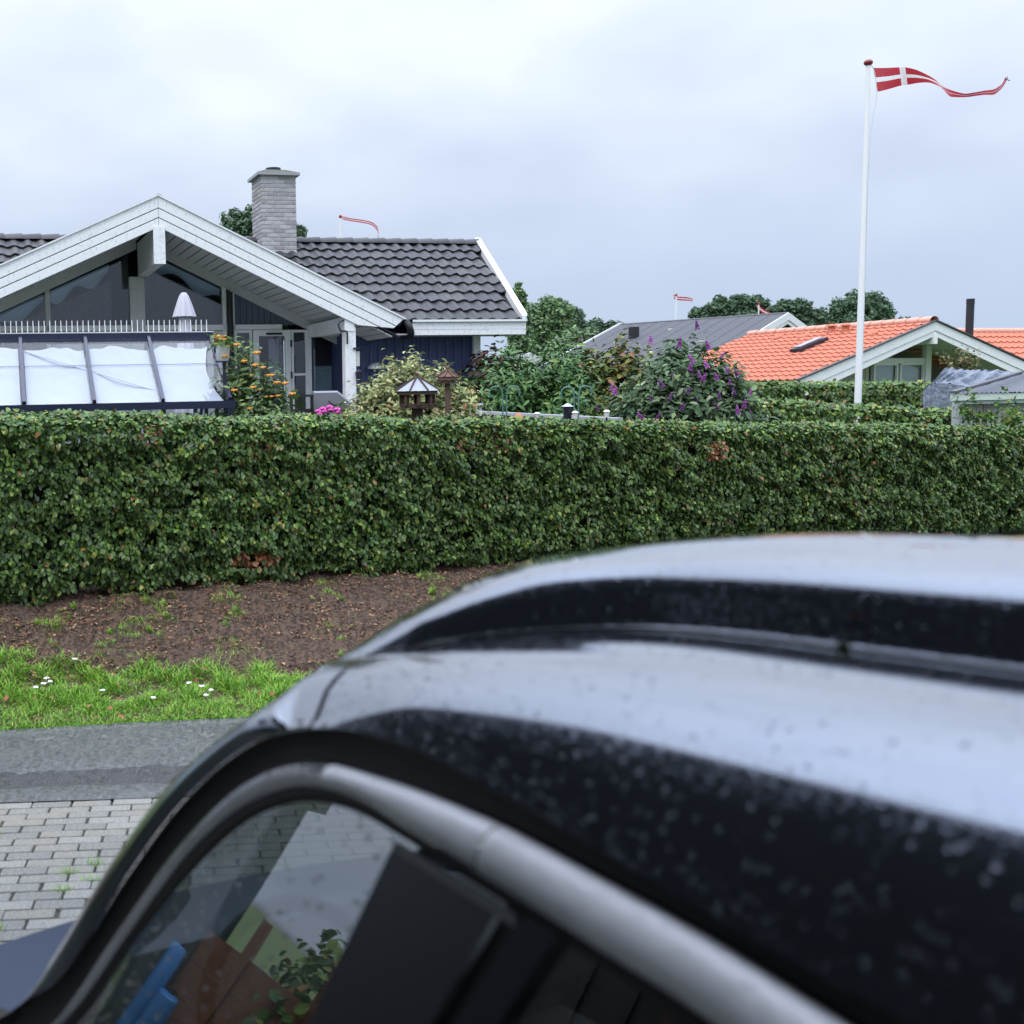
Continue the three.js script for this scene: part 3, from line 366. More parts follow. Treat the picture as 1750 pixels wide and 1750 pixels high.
  const tg = [tileGeo(1), tileGeo(4), tileGeo(7)], tm = [[0.025, 0.025, 0.03], [0.033, 0.032, 0.037], [0.02, 0.02, 0.025], [0.042, 0.04, 0.043]].map((c, i) => M(null, 0.5, { map: noiseMap(c.map((v) => v * 0.7), c.map((v) => v * 1.35), 0.3, 4, i + 2), bumpMap: fineBump, bumpScale: 0.0015 }));
  const wingAbove = (x, z) => RY - fall(x) + 0.03 > MY - MP * (z - RZ) + 0.06 && z < 0;
  for (let r = 0; r < rows; r++) for (let c = -40; c < 25; c++) {
    const x = XR - 0.06 - tw * (21 - c) - tw, s = r * gauge, xv = lerp(XT, XR, (r + 0.5) / rows), zc = RZ + (s + gauge) * Math.cos(ang); if (wingAbove(x + tw, zc)) continue;
    if (x < -5.2 || x > xv - 0.17) continue; if (x < 0 && r > 4) continue;
    const t = part(H, 'roof_tile', tg[Math.floor(rng() * 3)], tm[Math.floor(rng() * 4)]); t.rotation.x = ang; t.position.set(x, MY - s * Math.sin(ang) - 0.02 + 0.003 * (rng() - 0.5), RZ + s * Math.cos(ang) + 0.02); t.rotation.z = 0.01 * (rng() - 0.5);
  }
  const rt = new THREE.CylinderGeometry(0.1, 0.085, 0.31, 12, 1, true, 0, Math.PI).rotateZ(Math.PI / 2).rotateX(-Math.PI / 2 * 0);
  const ridgeG = (() => { const rows2 = [0, 1].map((k) => range(-1.35, 1.35, 10).map((a) => new V3(k * 0.31, (0.1 + 0.02 * k) * Math.cos(a), (0.12 + 0.02 * k) * Math.sin(a)))); return join([loft(rows2), loft([rows2[1], rows2[1].map((p) => new V3(p.x, p.y * 0.85, p.z * 0.85))])]); })();
  for (let i = 0; i < 42; i++) { const x = XT - 0.3 - i * 0.272; if (x < -5.5 || (x > -0.3 && x < 0.4)) continue; const t = part(H, 'ridge_tile', ridgeG, tm[i % 4]); t.position.set(x, MY - 0.045, RZ); t.rotation.y = 0; }
  part(H, 'verge_board', beam([XR + 0.01, eTop - 0.02, EZ + 0.02], [XT + 0.01, MY, RZ], 0.07, 0.15), mats.whitePaint);
  part(H, 'verge_capping', beam([XR + 0.01, eTop + 0.062, EZ + 0.04], [XT + 0.01, MY + 0.08, RZ], 0.09, 0.02), M([0.74, 0.76, 0.78], 0.4));
  const fx0 = hx(703, 560, EZ)[0], fxs = (a, b) => [(a + b) / 2, b - a];
  const [fc, fw] = fxs(fx0, XR + 0.04);
  part(H, 'gutter_edge', box(fw, 0.03, 0.05, fc, eTop - 0.015, EZ + 0.05), M([0.74, 0.76, 0.78], 0.4));
  part(H, 'fascia_board', box(fw - 0.01, 0.1, 0.025, fc, eTop - 0.085, EZ + 0.03), mats.whiteWorn); part(H, 'fascia_board', box(fw - 0.02, 0.075, 0.025, fc, eTop - 0.176, EZ + 0.028), mats.whiteWorn);
  part(H, 'eave_soffit', box(XR - fx0 + 0.25, 0.02, 0.6, (XR + fx0 - 0.25) / 2, eTop - 0.2, EZ - 0.29), mats.soffit);
  part(H, 'gutter_outlet', tube([[fx0 - 0.1, eTop - 0.02, EZ + 0.06], [fx0 - 0.06, eTop - 0.12, EZ + 0.1], [fx0 - 0.02, eTop - 0.2, EZ + 0.03], [fx0 - 0.05, eTop - 0.22, EZ - 0.2]], 0.05, 16, 8), mats.black);
  // brick chimney
  const CZ = RZ + 0.42, ct = hx(470, 297, CZ)[1], cx0 = hx(445, 300, CZ)[0], cx1 = hx(506, 300, CZ)[0], cd = 0.62, cw = cx1 - cx0;
  const ch = part(H, 'chimney', box(cw - 0.02, ct - 2.8, cd - 0.02, (cx0 + cx1) / 2, (ct + 2.8) / 2, CZ - cd / 2), M(null, 0.95, { map: noiseMap([0.46, 0.46, 0.47], [0.66, 0.66, 0.67], 0.3, 5, 3), bumpMap: roughBump, bumpScale: 0.004 }));
  const bm = [[0.38, 0.37, 0.38], [0.46, 0.45, 0.46], [0.31, 0.3, 0.31], [0.42, 0.4, 0.39]].map((c, i) => M(null, 0.95, { map: noiseMap(c.map((v) => v * 0.62), c.map((v) => v * 1.2), 0.22, 5, i + 4), bumpMap: roughBump, bumpScale: 0.004 }));
  const course = 0.062; const brick = boxUV(new RoundedBoxGeometry(cw / 3 - 0.01, course - 0.012, 0.03, 1, 0.004)), half = boxUV(new RoundedBoxGeometry(cw / 6 - 0.01, course - 0.012, 0.03, 1, 0.004)), side = boxUV(new RoundedBoxGeometry(0.03, course - 0.012, cd / 3 - 0.01, 1, 0.004));
  for (let k = 0, y = ct - 0.06; y > MY - 0.35 && k < 30; k++, y -= course) {
    const seq = k % 2 ? [[1 / 6, brick], [0.5, brick], [5 / 6, brick]] : [[1 / 12, half], [1 / 3, brick], [2 / 3, brick], [11 / 12, half]];
    for (const [u, g] of seq) { const b = part(ch, 'brick', g, bm[Math.floor(rng() * 4)]); b.position.set(cx0 + u * cw, y, CZ - 0.019 + 0.004 * rng()); b.rotation.z = 0.012 * (rng() - 0.5); }
    for (const v of [1 / 6, 0.5, 5 / 6]) { const b = part(ch, 'brick', side, bm[Math.floor(rng() * 4)]); b.position.set(cx0 + 0.019 - 0.004 * rng(), y, CZ - cd * v); }
  }
  const capM = M(null, 0.9, { map: noiseMap([0.03, 0.035, 0.02], [0.1, 0.1, 0.07], 0.3, 5, 3) });
  part(ch, 'cap_slab', box(cw + 0.1, 0.045, cd + 0.1, (cx0 + cx1) / 2, ct + 0.0, CZ - cd / 2), M([0.3, 0.31, 0.33], 0.7));
  part(ch, 'cap_top', new THREE.CylinderGeometry(0.22, 0.47, 0.07, 4, 1).rotateY(Math.PI / 4).translate((cx0 + cx1) / 2, ct + 0.058, CZ - cd / 2), capM);
  part(ch, 'flue_rim', cyl(0.12, 0.12, 0.05, (cx0 + cx1) / 2, ct + 0.09, CZ - cd / 2, 16), mats.darkMetal);
  part(H, 'terrace', box(9, 0.3, 3.6, 0.5, -0.14, -0.6), M(null, 0.9, { map: noiseMap([0.2, 0.2, 0.2], [0.3, 0.3, 0.3], 0.6, 4, 3) }));
}
// ---------------------------------------------------------------- greenhouse in front of the gable
const GPSI = rad(12), gr = atDepth(358, 569, 12.9), GU = new V3(Math.cos(GPSI), 0, -Math.sin(GPSI)), GN = new V3(Math.sin(GPSI), 0, Math.cos(GPSI));
{
  const gy = groundY(gr.x, gr.z), G = thing('greenhouse', 'greenhouse with blue black frame, white shading cloth under the roof glass and spiked ridge', 'greenhouse', null, [gr.x, gy, gr.z], GPSI);
  const ry = gr.y - gy, e = onPlane(300, 693, gr.clone().addScaledVector(GN, 1.15), GN), ey = e.y - gy, B = 0.675, L = B * 5, D = 1.15;
  const fm = M([0.012, 0.016, 0.045], 0.35, { metalness: 0.3, clearcoat: 0.3 });
  part(G, 'ridge_rail', box(L + 0.06, 0.11, 0.09, -L / 2, ry - 0.05, 0), fm); part(G, 'ridge_strip', box(L + 0.08, 0.012, 0.1, -L / 2, ry + 0.012, 0), M([0.6, 0.63, 0.65], 0.4, { metalness: 0.5 }));
  for (let i = 0; i < 46; i++) part(G, 'bird_spike', box(0.008, 0.125, 0.006, -0.03 - i * 0.058, ry + 0.08, 0.0, 0, 0, 0.02 * Math.sin(i * 2.4)), M([0.75, 0.77, 0.78], 0.4));
  for (const s of [1, -1]) { part(G, 'eave_rail', box(L + 0.1, 0.075, 0.07, -L / 2 + 0.0, ey, s * D), fm); }
  for (let i = 0; i <= 5; i++) for (const s of [1, -1]) { part(G, 'roof_bar', beam([-B * i, ry - 0.035, s * 0.03], [-B * i, ey + 0.05, s * D], 0.034, 0.05), fm); part(G, 'wall_bar', box(0.045, ey, 0.045, -B * i, ey / 2, s * D), fm); }
  part(G, 'sill_rail', [box(L, 0.06, 0.06, -L / 2, 0.03, D), box(L, 0.06, 0.06, -L / 2, 0.03, -D), box(0.06, 0.06, 2 * D, 0, 0.03, 0), box(0.06, 0.06, 2 * D, -L, 0.03, 0)], fm);
  part(G, 'end_bar', [box(0.04, 2.0, 0.04, 0, 1.0, 0.35), box(0.04, 2.0, 0.04, 0, 1.0, -0.35), beam([0, ey, -D], [0, ey, D], 0.04, 0.04)], fm);
  part(G, 'brace', [beam([-B + 0.4, ey, D - 0.05], [-B + 0.33, ey - 0.35, D - 0.05], 0.03, 0.03)], fm);
  const clear = mats.thinPane, glazed = (a, b) => { const t = (k) => new V3(0, lerp(ry - 0.055, ey + 0.035, k), lerp(0.05, D + 0.02, k)); const p = t(a), q = t(b); return [p, q]; };
  for (let i = 0; i < 5; i++) { for (const [a, b] of [[0, 0.44], [0.435, 1]]) { const [p, q] = glazed(a, b), o = a ? 0.004 : 0; part(G, 'roof_pane', beam([-B * (i + 0.5), p.y - o, p.z], [-B * (i + 0.5), q.y - o, q.z], B - 0.03, 0.005), clear); } part(G, 'lap_strip', box(B - 0.03, 0.008, 0.008, -B * (i + 0.5), glazed(0.44, 1)[0].y + 0.008, glazed(0.44, 1)[0].z), M([0.35, 0.4, 0.48], 0.4)); part(G, 'wall_pane', box(B - 0.04, ey - 0.1, 0.005, -B * (i + 0.5), ey / 2, D), clear); part(G, 'wall_pane', box(B - 0.04, ey - 0.1, 0.005, -B * (i + 0.5), ey / 2, -D), clear); }
  part(G, 'end_pane', plate([[-D, 0.06], [D, 0.06], [D, ey], [0, ry - 0.1], [-D, ey]], 0, 0.005).rotateY(Math.PI / 2).translate(0.004, 0, 0), clear);
  // shading cloth hung below the glass, sagging between the bars
  const cloth = M([0.38, 0.41, 0.47], 0.9, { transmission: 0.2, thickness: 0 });
  for (let i = 0; i < 5; i++) { const x0 = -B * i - 0.03, rows = range(0, 1, 16).map((v) => range(0, 1, 18).map((u) => { const e2 = i === 0 ? 0.12 * v * 0 + 0.1 * Math.sin(Math.PI * v) * (1 - u) ** 3 + 0.02 : 0; const x = x0 - (B - 0.06) * u - e2 * (1 - u) * 0.9, sag = 0.045 * Math.sin(Math.PI * u) * Math.sin(Math.PI * v) + 0.015 * fbm2(x * 3 + 5, v * 4, 3); const top = 0.06 + 0.035 * Math.sin(Math.PI * u * 2 + i) + 0.025 * n2(x * 5, i), k = lerp(top + 0.04, 0.985, v); return new V3(x, lerp(ry - 0.075, ey + 0.03, k) - sag - 0.02, lerp(0.04, D, k) - 0.6 * sag - 0.02); })); part(G, 'shading_cloth', loft(rows), cloth); }
  const rodY = (k) => [lerp(ry - 0.1, ey, k), lerp(0.03, D - 0.06, k)]; const [ya, za] = rodY(0.13), [yb2, zb] = rodY(0.8);
  part(G, 'bracing_strap', beam([-B * 3 + 0.03, ya + 0.005, za + 0.006], [-B, yb2 + 0.005, zb + 0.006], 0.025, 0.012), M([0.4, 0.44, 0.58], 0.6));
}
// ---------------------------------------------------------------- garden behind the hedge
const willow = leafGeo(1, 0.4, 0.3, 0.25);
const stand = (px, D) => { const p = atDepth(px, 690, D); return [p.x, groundY(p.x, p.z), p.z]; };
const heightAt = (px, py, D) => atDepth(px, py, D).y;
// a shrub or tree built from leafy shoots: blobs = [[x, y, z, rx, ry, rz], ...] relative to the foot
function shrub(name, label, cat, pos, o) {
  const rng = mulberry(o.seed), t = thing(name, label, cat, o.group, pos, 0), list = [], wood = [];
  for (const [bx, by, bz, rx, ry, rz] of o.blobs) {
    const n = Math.round(o.count * rx * ry * rz / o.blobs.reduce((s, b) => s + b[3] * b[4] * b[5], 0));
    const shoots = Math.max(6, Math.round(n / (o.per ?? 26)));
    for (let k = 0; k < shoots; k++) {
      const th = rng() * 6.283, cz = 2 * rng() - 1, sr = Math.sqrt(1 - cz * cz), d = new V3(sr * Math.cos(th), cz, sr * Math.sin(th)), r = 0.45 + 0.55 * Math.cbrt(rng());
      const wob = 1 + 0.22 * n3(bx + d.x * 1.7, by + d.y * 1.7 + o.seed, d.z * 1.7);
      const c = new V3(bx + d.x * rx * r * wob, by + d.y * ry * r * wob, bz + d.z * rz * r * wob), up = d.clone().multiplyScalar(0.7).addScaledVector(Y, o.lift ?? 0.6).normalize(), L = (o.shoot ?? 0.3) * (0.6 + 0.8 * rng());
      for (let i = 0; i < (o.per ?? 26); i++) {
        const u = rng(), p = c.clone().addScaledVector(up, (u - 0.5) * L).add(new V3(rng() - 0.5, rng() - 0.5 - (o.droop ?? 0) * u, rng() - 0.5).multiplyScalar((o.fuzz ?? 0.14)));
        if (p.y < 0.03) continue;
        list.push({ p, n: jitter(rng, d.clone().addScaledVector(Y, 0.6), 0.8), s: o.leaf * (0.6 + 0.7 * rng()), c: pick(rng, o.colors), roll: rng() * 6.283 });
      }
    }
    for (let k = 0; k < (o.limbs ?? 5); k++) wood.push(bar([0.1 * (rng() - 0.5), -0.03, 0.1 * (rng() - 0.5)], [bx + rx * (rng() - 0.5), by + ry * 0.6 * rng(), bz + rz * (rng() - 0.5)], (o.trunk ?? 0.03), 6, (o.trunk ?? 0.03) * 0.35));
  }
  part(t, 'branches', wood, M(o.bark ?? [0.06, 0.045, 0.035], 0.9));
  foliage(t, 'leaves', o.geo ?? beech, o.mat ?? matte, list); return t;
}
const flowers = (t, name, geo, mat, list) => list.forEach(({ p, s, q }) => { const f = part(t, name, geo, mat); f.position.copy(p); f.scale.setScalar(s); if (q) f.quaternion.copy(q); });
const pin = (t, px, py, D) => atDepth(px, py, D).sub(t.position);
{
  const rng = mulberry(404);
  // pale variegated willow in front of the blue wall
  { const b = stand(705, 13.6), top = heightAt(705, 616, 13.6) - b[1];
    shrub('variegated_willow', 'pale cream and green variegated shrub in front of the blue boarded wall', 'shrub', b, { seed: 3, count: 22000, leaf: 0.075, per: 26, shoot: 0.34, fuzz: 0.12, geo: willow, blobs: [[0, top * 0.55, 0, 0.5, top * 0.43, 0.45], [-0.42, top * 0.5, 0.1, 0.36, top * 0.36, 0.4], [0.42, top * 0.48, 0, 0.36, top * 0.4, 0.4]], colors: [[4, 0.42, 0.43, 0.2], [3, 0.3, 0.34, 0.14], [3, 0.16, 0.22, 0.08], [1, 0.5, 0.46, 0.27], [0.3, 0.4, 0.22, 0.1]] }); }
  // orange flowered shrub beside the greenhouse
  { const D = 12.2, b = stand(432, D), top = heightAt(432, 596, D) - b[1], t = shrub('orange_butterfly_bush', 'green shrub with orange flower heads beside the greenhouse', 'shrub', b, { seed: 8, count: 9000, leaf: 0.085, per: 22, shoot: 0.36, fuzz: 0.14, geo: willow, blobs: [[-0.12, top * 0.58, 0, 0.24, top * 0.4, 0.25], [0.14, top * 0.5, 0.05, 0.24, top * 0.34, 0.25], [0, top * 0.4, 0.1, 0.36, top * 0.34, 0.3]], colors: [[3, 0.08, 0.15, 0.05], [3, 0.13, 0.21, 0.08], [1.2, 0.22, 0.3, 0.1]] });
    const om = M([0.62, 0.27, 0.05], 0.8), head = join(Array.from({ length: 14 }, () => { const a = rng() * 6.28, r = 0.045 * Math.sqrt(rng()); return new THREE.SphereGeometry(0.014, 6, 4).translate(r * Math.cos(a), 0.012 * rng(), r * Math.sin(a)); }));
    flowers(t, 'flower_head', head, om, [[405, 590], [392, 592], [437, 625], [450, 629], [430, 642], [459, 642], [466, 642], [403, 660], [401, 668], [433, 663], [446, 666], [470, 656], [474, 655], [455, 679], [465, 678], [476, 677], [500, 674], [420, 697], [428, 699], [411, 675], [385, 610], [488, 656], [440, 604], [418, 618]].map(([x, y]) => ({ p: pin(t, x, y, D - 0.15 - 0.15 * rng()), s: 0.5 + 0.45 * rng() }))); }
  // peach-like young tree and copper beech screen right of the house
  { const D = 16, b = stand(905, D), top = heightAt(905, 594, D) - b[1];
    shrub('young_fruit_tree', 'loose green young fruit tree with drooping leaves right of the house', 'tree', b, { seed: 13, count: 15000, leaf: 0.105, per: 22, shoot: 0.55, fuzz: 0.2, droop: 0.6, geo: slim, mat: gloss, blobs: [[-0.35, top * 0.55, 0, 0.45, top * 0.4, 0.45], [0.35, top * 0.55, 0.1, 0.5, top * 0.42, 0.45], [0, top * 0.3, 0, 0.7, top * 0.3, 0.5], [0.55, top * 0.82, 0, 0.25, top * 0.2, 0.3], [-0.2, top * 0.85, 0, 0.2, top * 0.16, 0.3]], colors: [[4, 0.05, 0.135, 0.04], [3, 0.08, 0.18, 0.045], [2, 0.13, 0.24, 0.06], [0.6, 0.2, 0.3, 0.09]] }); }
  { const mk = (px, D, w, h, seed, label) => { const b = stand(px, D), top = heightAt(px, h, D) - b[1]; shrub('copper_beech', label, 'shrub', b, { seed, count: 8000, leaf: 0.11, per: 22, shoot: 0.35, fuzz: 0.16, group: 'copper beech shrubs', blobs: [[0, top * 0.5, 0, w, top * 0.5, 0.5], [w * 0.6, top * 0.45, 0, w * 0.7, top * 0.45, 0.5]], colors: [[3, 0.05, 0.022, 0.022], [2, 0.035, 0.03, 0.02], [1.4, 0.1, 0.045, 0.03], [1, 0.05, 0.08, 0.03]] }); };
    mk(838, 17, 0.32, 610, 21, 'dark copper beech shrub against the corner of the blue house'); mk(985, 19, 0.8, 612, 22, 'dark red copper beech between fruit tree and purple flowered bush'); }
  { const D = 18.4, b = stand(1065, D), top = heightAt(1065, 592, D) - b[1];
    shrub('yellow_leaved_shrub', 'yellow green shrub behind the purple flowered bush', 'shrub', b, { seed: 29, count: 6000, leaf: 0.11, per: 20, shoot: 0.4, fuzz: 0.15, blobs: [[0, top * 0.6, 0, 0.6, top * 0.42, 0.4], [-0.6, top * 0.55, 0, 0.5, top * 0.38, 0.4]], colors: [[3, 0.14, 0.17, 0.04], [2, 0.24, 0.23, 0.06], [2, 0.07, 0.11, 0.03], [0.6, 0.25, 0.12, 0.07]] }); }
  // buddleia with purple spikes
  { const D = 15.2, b = stand(1175, D), top = heightAt(1175, 590, D) - b[1], t = shrub('buddleia', 'large grey green bush covered in purple flower spikes', 'shrub', b, { seed: 35, count: 34000, leaf: 0.11, per: 26, shoot: 0.36, fuzz: 0.2, droop: 0.4, geo: willow, blobs: [[0, top * 0.58, 0, 0.55, top * 0.44, 0.5], [0.36, top * 0.45, 0.1, 0.42, top * 0.42, 0.5], [-0.5, top * 0.4, 0.1, 0.55, top * 0.38, 0.5], [-0.95, top * 0.28, 0.1, 0.35, top * 0.26, 0.4], [0.58, top * 0.24, 0.1, 0.3, top * 0.24, 0.4]], colors: [[4, 0.065, 0.125, 0.06], [3, 0.1, 0.175, 0.08], [1.6, 0.18, 0.26, 0.12], [0.7, 0.32, 0.37, 0.24]] });
    const spike = join(Array.from({ length: 46 }, () => { const v = rng(), a = rng() * 6.28, r = 0.03 * (1 - v * 0.8); return new THREE.SphereGeometry(0.0115, 5, 4).translate(r * Math.cos(a), v * 0.14, r * Math.sin(a)); }));
    const pm = [M([0.24, 0.05, 0.27], 0.85), M([0.15, 0.035, 0.18], 0.85), M([0.33, 0.1, 0.36], 0.85)];
    const at = [[1160, 586], [1192, 555], [1112, 580], [1178, 625], [1182, 632], [1196, 637], [1200, 644], [1173, 665], [1232, 603], [1227, 642], [1229, 673], [1240, 690], [1226, 690], [1165, 693], [1207, 703], [1098, 708], [1122, 711], [1141, 678], [1115, 680], [1145, 708], [1281, 667], [1271, 690], [1280, 708], [1045, 660], [1050, 668], [1022, 694], [1210, 622], [1247, 650], [1262, 637], [1186, 612], [1152, 640], [1134, 655], [1262, 700], [1190, 685], [1255, 668], [1244, 630], [1212, 590]];
    at.forEach(([x, y], i) => { const f = part(t, 'flower_spike', spike, pm[i % 3]); f.position.copy(pin(t, x, y + 8, D - 0.42 - 0.2 * rng())); f.scale.setScalar(0.5 + 0.4 * rng()); f.rotation.set(0.9 * (rng() - 0.5), 0, 1.3 * (rng() - 0.5)); });
  }
  // pink hydrangea heads
  { const D = 13, b = stand(560, D), t = thing('hydrangea', 'pink flowering plant below the porch window', 'flower', null, b), list = []; for (let i = 0; i < 420; i++) list.push({ p: new V3(0.5 * (rng() - 0.5), 0.15 + rng() * (heightAt(560, 712, D) - b[1] - 0.1), 0.35 * (rng() - 0.5)), n: jitter(rng, Y, 0.8), s: 0.06 + 0.05 * rng(), c: pick(rng, GREEN), roll: rng() * 6.28 }); foliage(t, 'leaves', beech, matte, list); part(t, 'stem', bar([0, -0.02, 0], [0.02, 0.9, 0], 0.012), M([0.06, 0.08, 0.03], 0.9));
    const head = join(Array.from({ length: 30 }, () => { const d = new V3(rng() - 0.5, rng() * 0.7, rng() - 0.5).normalize().multiplyScalar(0.05); return new THREE.SphereGeometry(0.016, 6, 4).translate(d.x, d.y, d.z); })); [[553, 705], [564, 702], [577, 706], [545, 709]].forEach(([x, y]) => { const f = part(t, 'flower_head', head, M([0.55, 0.08, 0.36], 0.8)); f.position.copy(pin(t, x, y, D)); }); }
  // white pot on a post with orange flowers, at the greenhouse corner
  { const D = 12.0, b = stand(383, D), yP = heightAt(383, 618, D) - b[1], t = thing('planter_post', 'white flower pot on a black post beside the greenhouse corner', 'planter', null, b);
    part(t, 'post', box(0.035, yP, 0.035, 0.012, yP / 2, 0), mats.darkMetal); part(t, 'shelf', box(0.16, 0.012, 0.12, 0, yP, 0), mats.darkMetal);
    part(t, 'pot', new THREE.LatheGeometry([[0, 0], [0.058, 0], [0.075, 0.15], [0.08, 0.155], [0.07, 0.15], [0.066, 0.12], [0, 0.12]].map(([x, y]) => new THREE.Vector2(x, y)), 20).translate(0, yP + 0.006, 0), M([0.6, 0.62, 0.6], 0.6));
    const list = []; for (let i = 0; i < 130; i++) { const a = rng() * 6.28, r = 0.13 * Math.sqrt(rng()); list.push({ p: new V3(r * Math.cos(a), yP + 0.14 + 0.12 * rng(), r * Math.sin(a)), n: jitter(rng, Y, 0.7), s: 0.05 + 0.04 * rng(), c: pick(rng, LIGHT), roll: rng() * 6.28 }); } foliage(t, 'leaves', slim, matte, list);
    const head = join(Array.from({ length: 10 }, () => new THREE.SphereGeometry(0.014, 6, 4).translate(0.05 * (rng() - 0.5), 0.01 * rng(), 0.05 * (rng() - 0.5)))); for (let i = 0; i < 5; i++) { const f = part(t, 'flower_head', head, M([0.62, 0.27, 0.06], 0.8)); f.position.set(0.22 * (rng() - 0.5), yP + 0.2 + 0.05 * rng(), 0.1 * (rng() - 0.5)); } }
  // closed parasol
  { const D = 14.9, b = stand(319, D), yT = heightAt(319, 500, D) - b[1], t = thing('closed_parasol', 'folded pale grey parasol standing in front of the gable windows', 'parasol', null, b), cm = M([0.48, 0.48, 0.55], 0.9);
    part(t, 'pole', cyl(0.02, 0.02, yT - 0.02, 0, 0, 0, 10), M([0.35, 0.3, 0.25], 0.6)); part(t, 'base', cyl(0.24, 0.2, 0.08, 0, 0, 0, 20), M([0.2, 0.2, 0.2], 0.9));
    const fold = (y0, y1, r0, r1, n, amp) => loft(range(0, 1, 10).map((v) => range(0, 1, 48).map((u) => { const a = u * 6.2832, r = lerp(r1, r0, Math.pow(1 - v, 0.8)) * (1 + amp * Math.cos(a * n) * (1 - 0.5 * v)); return new V3(r * Math.cos(a), lerp(y0, y1, v), r * Math.sin(a)); })));
    part(t, 'cover_top', fold(yT - 0.3, yT - 0.02, 0.135, 0.045, 8, 0.12), cm); part(t, 'canopy', fold(yT - 1.5, yT - 0.28, 0.13, 0.06, 7, 0.3), cm); part(t, 'top_cap', cyl(0.05, 0.03, 0.03, 0, yT - 0.03, 0, 12), cm); }
  // outdoor chair and covered barbecue on the porch
  { const D = 14.0, b = stand(541, D), t = thing('garden_chair', 'black garden chair with tall slatted back on the porch', 'chair', null, [b[0], 0.365, b[2]], 0.9), bk = mats.black; const h = heightAt(540, 676, D) - 0.365;
    part(t, 'seat', box(0.45, 0.03, 0.45, 0, 0.44, 0), bk); for (const [x, z] of [[-0.2, 0.2], [0.2, 0.2], [-0.2, -0.2], [0.2, -0.2]]) part(t, 'leg', box(0.03, 0.44, 0.03, x, 0.22, z), bk);
    part(t, 'back_frame', [box(0.03, h - 0.44, 0.03, -0.21, (h + 0.44) / 2, -0.22), box(0.03, h - 0.44, 0.03, 0.21, (h + 0.44) / 2, -0.22), box(0.45, 0.03, 0.03, 0, h, -0.22)], bk); for (let i = 0; i < 6; i++) part(t, 'slat', box(0.39, 0.055, 0.012, 0, 0.52 + i * (h - 0.58) / 6, -0.22), bk); }
  { const D = 14.6, b = stand(567, D), y = heightAt(567, 668, D) - 0.365, t = thing('barbecue', 'grey kettle shaped barbecue with lid and side handle under the porch window', 'barbecue', null, [b[0], 0.365, b[2]]), gm = M([0.2, 0.21, 0.24], 0.45, { metalness: 0.4 });
    part(t, 'lid', plate([[-0.26, 0], [0.28, 0], [0.24, 0.1], [0.06, 0.25], [-0.24, 0.25]], 0.22, 0.44, 0.02).translate(0, y - 0.25, 0), gm); part(t, 'body', box(0.5, 0.2, 0.42, 0, y - 0.36, 0), gm); part(t, 'handle', tube([[-0.05, y - 0.12, 0.24], [0.02, y - 0.17, 0.28], [0.14, y - 0.13, 0.24]], 0.012, 12, 6), mats.black); for (const [x, z] of [[-0.22, 0.18], [0.22, 0.18], [-0.22, -0.18], [0.22, -0.18]]) part(t, 'leg', box(0.03, y - 0.44, 0.03, x, (y - 0.44) / 2, z), mats.black); part(t, 'side_shelf', box(0.3, 0.02, 0.35, 0.4, y - 0.3, 0), M([0.4, 0.42, 0.42], 0.6)); }
  // bird tables
  const birdTable = (px, D, yRoof, yEave, yFloor, halfW, label, roofM, woodM, pw = 0.085) => {
    const b = stand(px, D), h = (y) => heightAt(px, y, D) - b[1], R = halfW * D / FPX, t = thing('bird_table', label, 'bird table', null, b, 0.35), yr = h(yRoof), ye = h(yEave), yf = h(yFloor);
    part(t, 'post', box(pw, yf, pw, 0, yf / 2, 0), woodM); part(t, 'tray', new THREE.CylinderGeometry(R * 0.83, R * 0.8, 0.045, 8).translate(0, yf + 0.02, 0), woodM);
    part(t, 'eave_ring', new THREE.CylinderGeometry(R * 0.97, R * 0.97, 0.035, 8).translate(0, ye - 0.02, 0), woodM);
    for (let i = 0; i < 8; i++) { const a = (i + 0.5) * Math.PI / 4, r = R * 0.74; part(t, 'upright', box(0.034, ye - yf - 0.05, 0.034, r * Math.cos(a), (ye + yf) / 2, r * Math.sin(a), 0, -a), woodM); }
    for (let i = 0; i < 8; i++) { const a0 = i * Math.PI / 4, a1 = a0 + Math.PI / 4, c = new V3(0, yr - 0.015, 0), p = new V3(R * 1.06 * Math.cos(a0), ye, R * 1.06 * Math.sin(a0)), q = new V3(R * 1.06 * Math.cos(a1), ye, R * 1.06 * Math.sin(a1)); part(t, 'roof_panel', loft([[p, q], [c, c.clone().add(new V3(0.001, 0, 0))]]), roofM); part(t, 'roof_batten', beam(p.clone().add(new V3(0, 0.006, 0)).toArray(), [0.01 * Math.cos(a0), yr - 0.01, 0.01 * Math.sin(a0)], 0.014, 0.014), woodM); }
    part(t, 'finial', new THREE.SphereGeometry(0.022, 8, 6).translate(0, yr + 0.004, 0), woodM); return t; };
  birdTable(713, 11.9, 641, 668, 697, 37, 'brown wooden bird table with grey felt roof above the hedge', M(null, 0.7, { map: noiseMap([0.22, 0.25, 0.3], [0.34, 0.37, 0.42], 0.15, 5, 3) }), M(null, 0.85, { map: grainMap([0.035, 0.02, 0.016], [0.075, 0.045, 0.034], 0.3, 4, 'v') }));
  birdTable(765, 13.0, 630, 644, 655, 18, 'small bird house with pointed rust brown roof in the pale shrub', M([0.13, 0.055, 0.042], 0.7), M([0.1, 0.06, 0.045], 0.8), 0.045);
